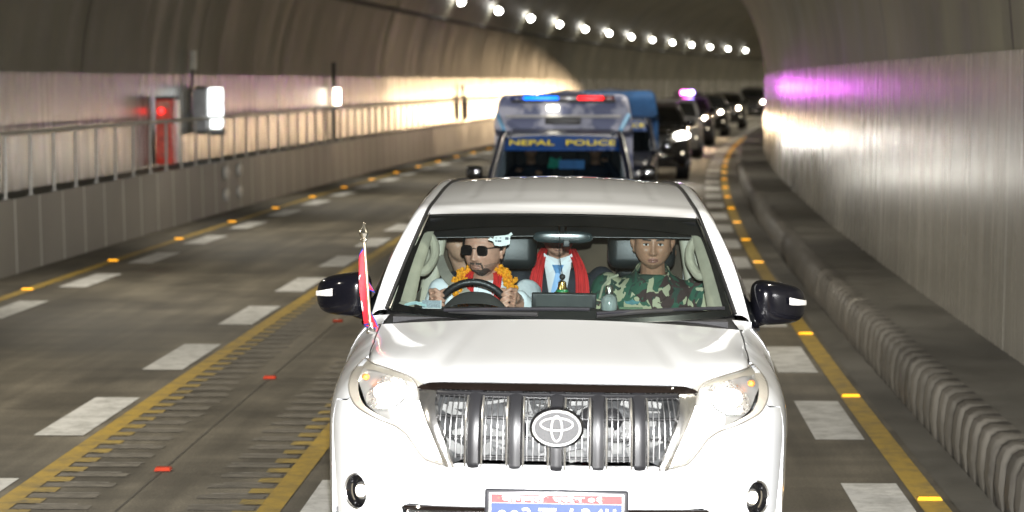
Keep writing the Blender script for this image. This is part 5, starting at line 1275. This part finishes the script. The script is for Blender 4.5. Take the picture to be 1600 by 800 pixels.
def wheels(e, ys, r=.38, hw=.78):
    for y in ys:
        for sg in (1, -1):
            w = MB(); w.lathe([(r*.6,-.12),(r*.93,-.12),(r,-.07),(r,.07),(r*.93,.12),(r*.6,.12)], (sg*hw, y, r), (sg*1.,0,0), 24); wo = w.build('tyre', M['tyre'], e)
            w = MB(); w.lathe([(r*.62,.10),(r*.5,.09),(r*.15,.06),(0,.07)], (sg*hw, y, r), (sg*1.,0,0), 24); w.build('rim', M['steel'], wo)
def pickup():
    e = empty('police_pickup', label='dark blue police pickup with a patterned canopy and red and blue light bar', cat='pickup')
    mb = MB(); loft(mb, [sect(y, w, w2, z0, z1, .1) for y, w, w2, z0, z1 in ((0,.80,.72,.45,.88),(.10,.86,.78,.36,.98),(.5,.89,.82,.34,1.04),(1.2,.90,.84,.34,1.10),(1.35,.90,.86,.34,1.12),(5.0,.90,.88,.36,1.08),(5.05,.88,.86,.4,1.06))]); mb.build('body', NAVYP, e, sharp=50)
    mb = MB()
    for sg in (1, -1): mb.tube([(sg*.86,1.28,1.10),(sg*.845,1.45,1.22),(sg*.76,1.88,1.60),(sg*.72,2.05,1.68)], .045, 10)
    loft(mb, [sect(y, w, w2, z0, 1.735+dz, .07) for y, w, w2, z0, dz in ((1.98,.70,.66,1.655,-.03),(2.15,.74,.68,1.64,.0),(2.8,.75,.70,1.63,.02),(3.2,.74,.68,1.62,.0))])
    loft(mb, [sect(y, .86, .74, 1.08, 1.66, .06) for y in (3.05,3.2)])
    mb.build('cab', NAVYP, e, sharp=50)
    for sg in (1, -1):
        mb = MB(); mb.grid(lambda i, j: (sg*lerp(.865,.745,j), lerp(lerp(1.42,1.98,j), 3.06, i), lerp(1.10,1.66,j)), 8, 6); mb.build('side_window', M['dark_glass'], e)
    W = lambda u, v, d=0: (u*lerp(.80,.70,v), lerp(1.30,1.99,v)-.05*math.sin(math.pi*v)+.07*abs(u)**2-d, lerp(1.10,1.665,v)+d*.5)
    mb = MB(); mb.grid(lambda i, j: W(i*2-1, j), 20, 12); mb.build('windscreen', PGLASS, e)
    mb = MB(); mb.grid(lambda i, j: W((i*2-1)*.99, lerp(.66,.97,j), .006), 20, 4); ss = mb.build('sun_strip', mat('strip_blue', (.006,.05,.22), .5, noise=.15, emit=None), e)
    YL = mat('strip_yellow', (.80,.66,.03), .5, noise=.05)
    def strip_text(body, x, w):
        p = W(x/.72, .80, .034); d = Vector(W(x/.72,.9))-Vector(W(x/.72,.7)); ang = math.atan2(d.z, d.y)
        o = text_mesh('strip_letters', body, .155, YL, ss, p, (ang, 0, 0), .001, bold=.002, width=w); return o
    strip_text('NEPAL', -.375, .56); strip_text('POLICE', .365, .62)
    mb = MB(); loft(mb, [sect(y, .80, .78, .95, 1.12+dz, .04) for y, dz in ((1.5,-.02),(1.9,.02))]); mb.build('dashboard', M['cabin_dark'], e)
    mb = MB(); mb.box((0,3.0,1.2), (1.5,.08,.8)); 
    for x in (-.40,.40): mb.box((x,2.6,1.15), (.46,.14,.62), bev=.04); mb.box((x,2.62,1.52), (.24,.09,.15), bev=.03)
    mb.build('seats', M['cabin_dark'], e)
    mb = MB(); mb.add([(0,0,0),(.03,.0,.14),(.11,.01,.10),(.17,.02,.14),(.165,.02,.02),(.08,.01,-.01)], [(0,1,2,3,4,5)]); mb.v = [(-.17+x, 1.80+y, 1.26+z) for x, y, z in mb.v]; mb.build('green_pennant', mat('green_cloth', (.01,.30,.20), .7, noise=.2), e)
    mb = MB(); mb.box((.13,1.80,1.30), (.32,.01,.11)); mb.build('blue_card', mat('blue_card', (.03,.22,.60), .5, noise=.2), e)
    # canopy
    mb = MB(); loft(mb, [sect(y, .88, .84, 1.06, z1, .14) for y, z1 in ((2.55,2.10),(2.62,2.14),(3.6,2.19),(4.9,2.16),(5.0,2.10))][:0] or [sect(2.85, .88, .83, 1.70, 2.10, .12), sect(2.92, .90, .85, 1.68, 2.15, .12), sect(3.25, .90, .85, 1.60, 2.17, .12), sect(3.26, .90, .85, 1.05, 2.17, .12), sect(4.9, .90, .85, 1.05, 2.15, .12), sect(4.98, .88, .83, 1.05, 2.10, .12)]); ca = mb.build('canopy', CANV, e, sharp=60)
    mb = MB(); mb.add([(-.80,2.92,2.10),(.80,2.92,2.10),(0,2.96,2.20),(-.80,4.9,2.10),(.80,4.9,2.10),(0,4.9,2.22)], [(0,1,2),(3,5,4),(0,2,5,3),(1,4,5,2)]); mb.build('roof_ridge', mat('ridge_grey', (.08,.09,.13), .7, noise=.3), ca)
    mb = MB()
    for sg in (1, -1): mb.tube([(sg*.84,2.80,1.90),(sg*.74,2.30,1.72)], .03, 8)
    mb.build('light_blue_brace', mat('brace_blue', (.18,.42,.70), .5, noise=.1), e)
    mb = MB(); mb.tube([(-.74,2.78,1.885),(.74,2.78,1.885)], .022, 8); mb.build('roof_bar', mat('roof_bar', (.62,.62,.64), .35, metal=.4, noise=.1), e)
    mb = MB(); mb.box((0,2.74,1.83), (.46,.08,.09), bev=.01); mb.build('dark_panel', M['black_plastic'], e)
    # lightbar
    mb = MB(); mb.box((.01,2.70,2.085), (1.34,.26,.04), bev=.012); mb.box((.01,2.70,2.15), (1.30,.22,.02), bev=.008); lb = mb.build('light_bar', M['black_plastic'], e)
    for x0, x1, mm, nm in ((-.50,-.06,'bar_blue','blue_light'),(.19,.52,'bar_red','red_light')):
        col, es = ((.0,.14,1.), 2.6) if 'blue' in nm else ((1.,.005,.01), 2.6)
        mb = MB(); mb.box(((x0+x1)/2,2.69,2.118), (x1-x0,.24,.062), bev=.02); mb.build(nm, mat(mm, col, .3, emit=col, estr=es, noise=.1), lb)
    mb = MB(); mb.box((-.60,2.69,2.118), (.16,.22,.06), bev=.02); mb.build('blue_end', mat('bar_end_blue', (.01,.03,.16), .2, coat=1, noise=.2), lb)
    mb = MB(); mb.box((.59,2.69,2.118), (.14,.22,.06), bev=.02); mb.build('red_end', mat('bar_end_red', (.22,.01,.01), .2, coat=1, noise=.2), lb)
    mb = MB(); mb.box((.065,2.69,2.118), (.24,.22,.055), bev=.01); mb.build('clear_section', mat('bar_clear', (.3,.3,.32), .2, coat=1, noise=.5, nscale=60), lb)
    mb = MB(); mb.box((-.13,2.72,1.995), (.15,.05,.065), bev=.015); mb.build('work_light', mat('work_light', (1,.95,.8), .3, emit=(1,.92,.72), estr=9, noise=.02), e)
    for sg in (1, -1):
        mb = MB(); mb.box((sg*1.08,1.62,1.20), (.20,.10,.18), bev=.04); mm = mb.build('side_mirror', M['black_gloss'], e)
        mb = MB(); mb.tube([(sg*.86,1.6,1.12),(sg*1.0,1.62,1.15)], .02, 8); mb.build('arm', M['black_plastic'], mm)
        mb = MB(); mb.ell((sg*.66,.05,.80), (.17,.06,.09)); mb.build('headlight', M['reflector'], e)
    mb = MB(); mb.box((0,.0,.80), (.8,.06,.20), bev=.02); mb.build('grille', M['chrome'], e)
    mb = MB(); mb.box((0,-.03,.50), (1.62,.14,.2), bev=.05); mb.build('front_bumper', M['black_plastic'], e)
    wheels(e, (.85, 4.1)); return e
pk = pickup(); place(pk, 29.7, -2.49, 0, .01)
pk2 = copy_tree(pk, None, {CANV: BCAN}, skip=('light_bar','light_blue_brace','work_light','roof_bar'))
pk2['label'] = 'second dark pickup with a plain blue canvas top following the police pickup'; place(pk2, 42.5, -2.24)
for sg in (1, -1): lamp('SPOT', 'headlight_beam', RP(42.3, -2.24+sg*.66, .9), 25, (1,.95,.86), .06, direction=(-math.sin(heading(42)), -1, -.01), cone=70, blend=.8)
pk2.name = 'canvas_top_pickup'
# people in the pickup (blurred by distance, still whole figures)
def pk_person(label, hx, group, arm_up):
    base = (hx, 2.5, .78); e = empty('person', label=label, cat='person', group=group); e.matrix_world = pk.matrix_basis @ Matrix.Translation(base)
    sl, sr, hip = (hx-.19,2.42,1.22), (hx+.19,2.42,1.22), (hx,2.5,.86)
    if arm_up: arms = [([(hx-.2,2.41,1.2),(hx-.28,2.25,1.10),(hx-.14,2.0,1.22)], [.05,.042,.03]), ([(hx+.2,2.41,1.2),(hx+.24,2.25,1.05),(hx+.12,2.0,1.18)], [.05,.042,.03])]
    else: arms = [([(hx-.2,2.41,1.2),(hx-.24,2.3,1.0),(hx-.1,2.12,.98)], [.05,.042,.03]), ([(hx+.2,2.41,1.2),(hx+.28,2.28,1.1),(hx+.12,2.16,1.34)], [.05,.042,.03])]
    hs = [lap(a[0][2], 1 if i else -1) for i, a in enumerate(arms)]
    _, b_, xf = person(label, (hx,2.36,1.44), 0, .05, 1, sl, sr, hip, SK2, arms, hs, {}, voxel=.012, thing=e)
    cloth('uniform', NAVY, e, b_, sl, sr, hip, [(a[0], [.068,.056,.042]) for a in arms], voxel=.012, amp=.003)
    patch('hair', HAIR, e, b_, xf, lambda c, n: (c.z > .070 if c.y < -.05 else c.z > (.04 if c.y < -.01 else -.045)), off=.010)
    return e
pk.matrix_basis  # placed above
bpy.context.view_layer.update()
pk_person('police driver at the wheel behind the pickup windscreen', -.40, None, True)
pk_person('police officer in the passenger seat raising a hand behind the pickup windscreen', .42, None, False)
# SUVs: copies of the main car with other paint
BLK = mat('black_vehicle_paint', (.012,.012,.014), .2, coat=1, noise=.1); SIL = mat('silver_vehicle_paint', (.45,.45,.46), .3, metal=.4, coat=1, noise=.05); GRY = mat('grey_vehicle_paint', (.06,.06,.065), .25, coat=1, noise=.1)
HOT = mat('bright_headlight', (1,1,1), .3, emit=(1,.97,.90), estr=60, noise=.02); HOT2 = mat('warm_headlight', (1,1,1), .3, emit=(1,.86,.66), estr=130, noise=.02)
drop = ('licence_plate','steering_wheel','rear_view_mirror','grab_handle','pillar_trim','centre_pillar_trim','instrument_hood','centre_screen','cabin_backdrop','emblem')
def convoy(s, off, paint, hot, label, watts, col, name='convoy_suv', sz=(1,1,1)):
    c = copy_tree(car, None, {M['white']: paint, M['headlight']: hot, M['lamp_inner']: M['reflector'], M['windscreen']: M['dark_glass'], M['drl']: M['reflector']}, skip=drop)
    c.name = name; c['label'] = label; c['group'] = 'dark cars of the convoy following behind'; place(c, s, off); c.scale = sz; watts *= WK.get(s, 1)
    h = heading(s)
    for sg in (1, -1):
        lo_ = lamp('SPOT', 'headlight_beam', RP(s-.15, off+sg*.80, 1.0), watts, col, .06, direction=(tuple(RP(s*.82, -9.7, 1.25)-RP(s, off, 1.0)) if s > 120 else (-math.sin(h), -math.cos(h), -.015)), cone=(30 if s > 120 else 70), blend=1)
        if s > 120: lo_.scale = (1, .30, 1)  # far beams are turned at the left wall to add its glow
    return c
WK = {60: .2, 108: .6, 125: 2, 148: 30}; HC = (1,.95,.86); HW = (1,.70,.40)
bs = convoy(60, -1.80, BLK, HOT, 'black off-road car with dazzling headlights right behind the canvas top pickup', 230, HC)
HOT3 = mat('headlight_glare', (1,1,1), .3, emit=(1,.97,.90), estr=22, noise=.02)
mb = MB(); mb.ell((.80,.28,1.06), (.20,.05,.085), rot=(0,0,.5)); mb.build('headlight', HOT3, bs); mb = MB(); mb.ell((-.80,.28,1.06), (.20,.05,.085), rot=(0,0,-.5)); mb.build('headlight', HOT3, bs)  # added glowing ellipsoids imitate the glare around the headlights
sv = convoy(77, -1.75, SIL, HOT2, 'silver car with pale bonnet, third vehicle visible past the canvas top pickup', 60, HW)
cv4 = convoy(92, -1.80, GRY, HOT2, 'dark car carrying the purple flashing roof light in the convoy', 170, HW)
convoy(108, -1.80, BLK, HOT2, 'black car between the flashing car and the last three vehicles', 170, HW)
convoy(125, -1.80, GRY, HOT2, 'dark grey car directly in front of the tall last vehicle', 170, HW)
convoy(148, -1.85, BLK, HOT2, 'tall black vehicle at the far end of the visible convoy', 170, HW, sz=(1.0,1,1.12))
# flashing light on the fourth car
mb = MB(); mb.box((-.02,2.5,1.90), (1.0,.25,.10), bev=.03); fb = mb.build('light_bar', M['black_plastic'], cv4)
mb = MB(); mb.box((.10,2.38,1.93), (.22,.10,.14), bev=.03); mb.build('blue_flash', mat('flash_blue', (.5,.4,1), .3, emit=(.35,.25,1), estr=30, noise=.02), fb)
mb = MB(); mb.box((-.14,2.38,1.93), (.24,.10,.14), bev=.03); mb.build('red_flash', mat('flash_red', (1,.2,.5), .3, emit=(1,.12,.6), estr=22, noise=.02), fb)
lamp('POINT', 'flash_glow', RP(94.2, -1.8, 2.35), 34, (.85,.12,1), .12)
lamp('SPOT', 'purple_wall_spot', RP(91, -1.6, 2.15), 650, (.9,.12,1), .15, direction=tuple(RP(34, 1.1, 2.35)-RP(91, -1.6, 2.15)), cone=2.6, blend=.9)  # added narrow spot that puts the purple patch on the right wall
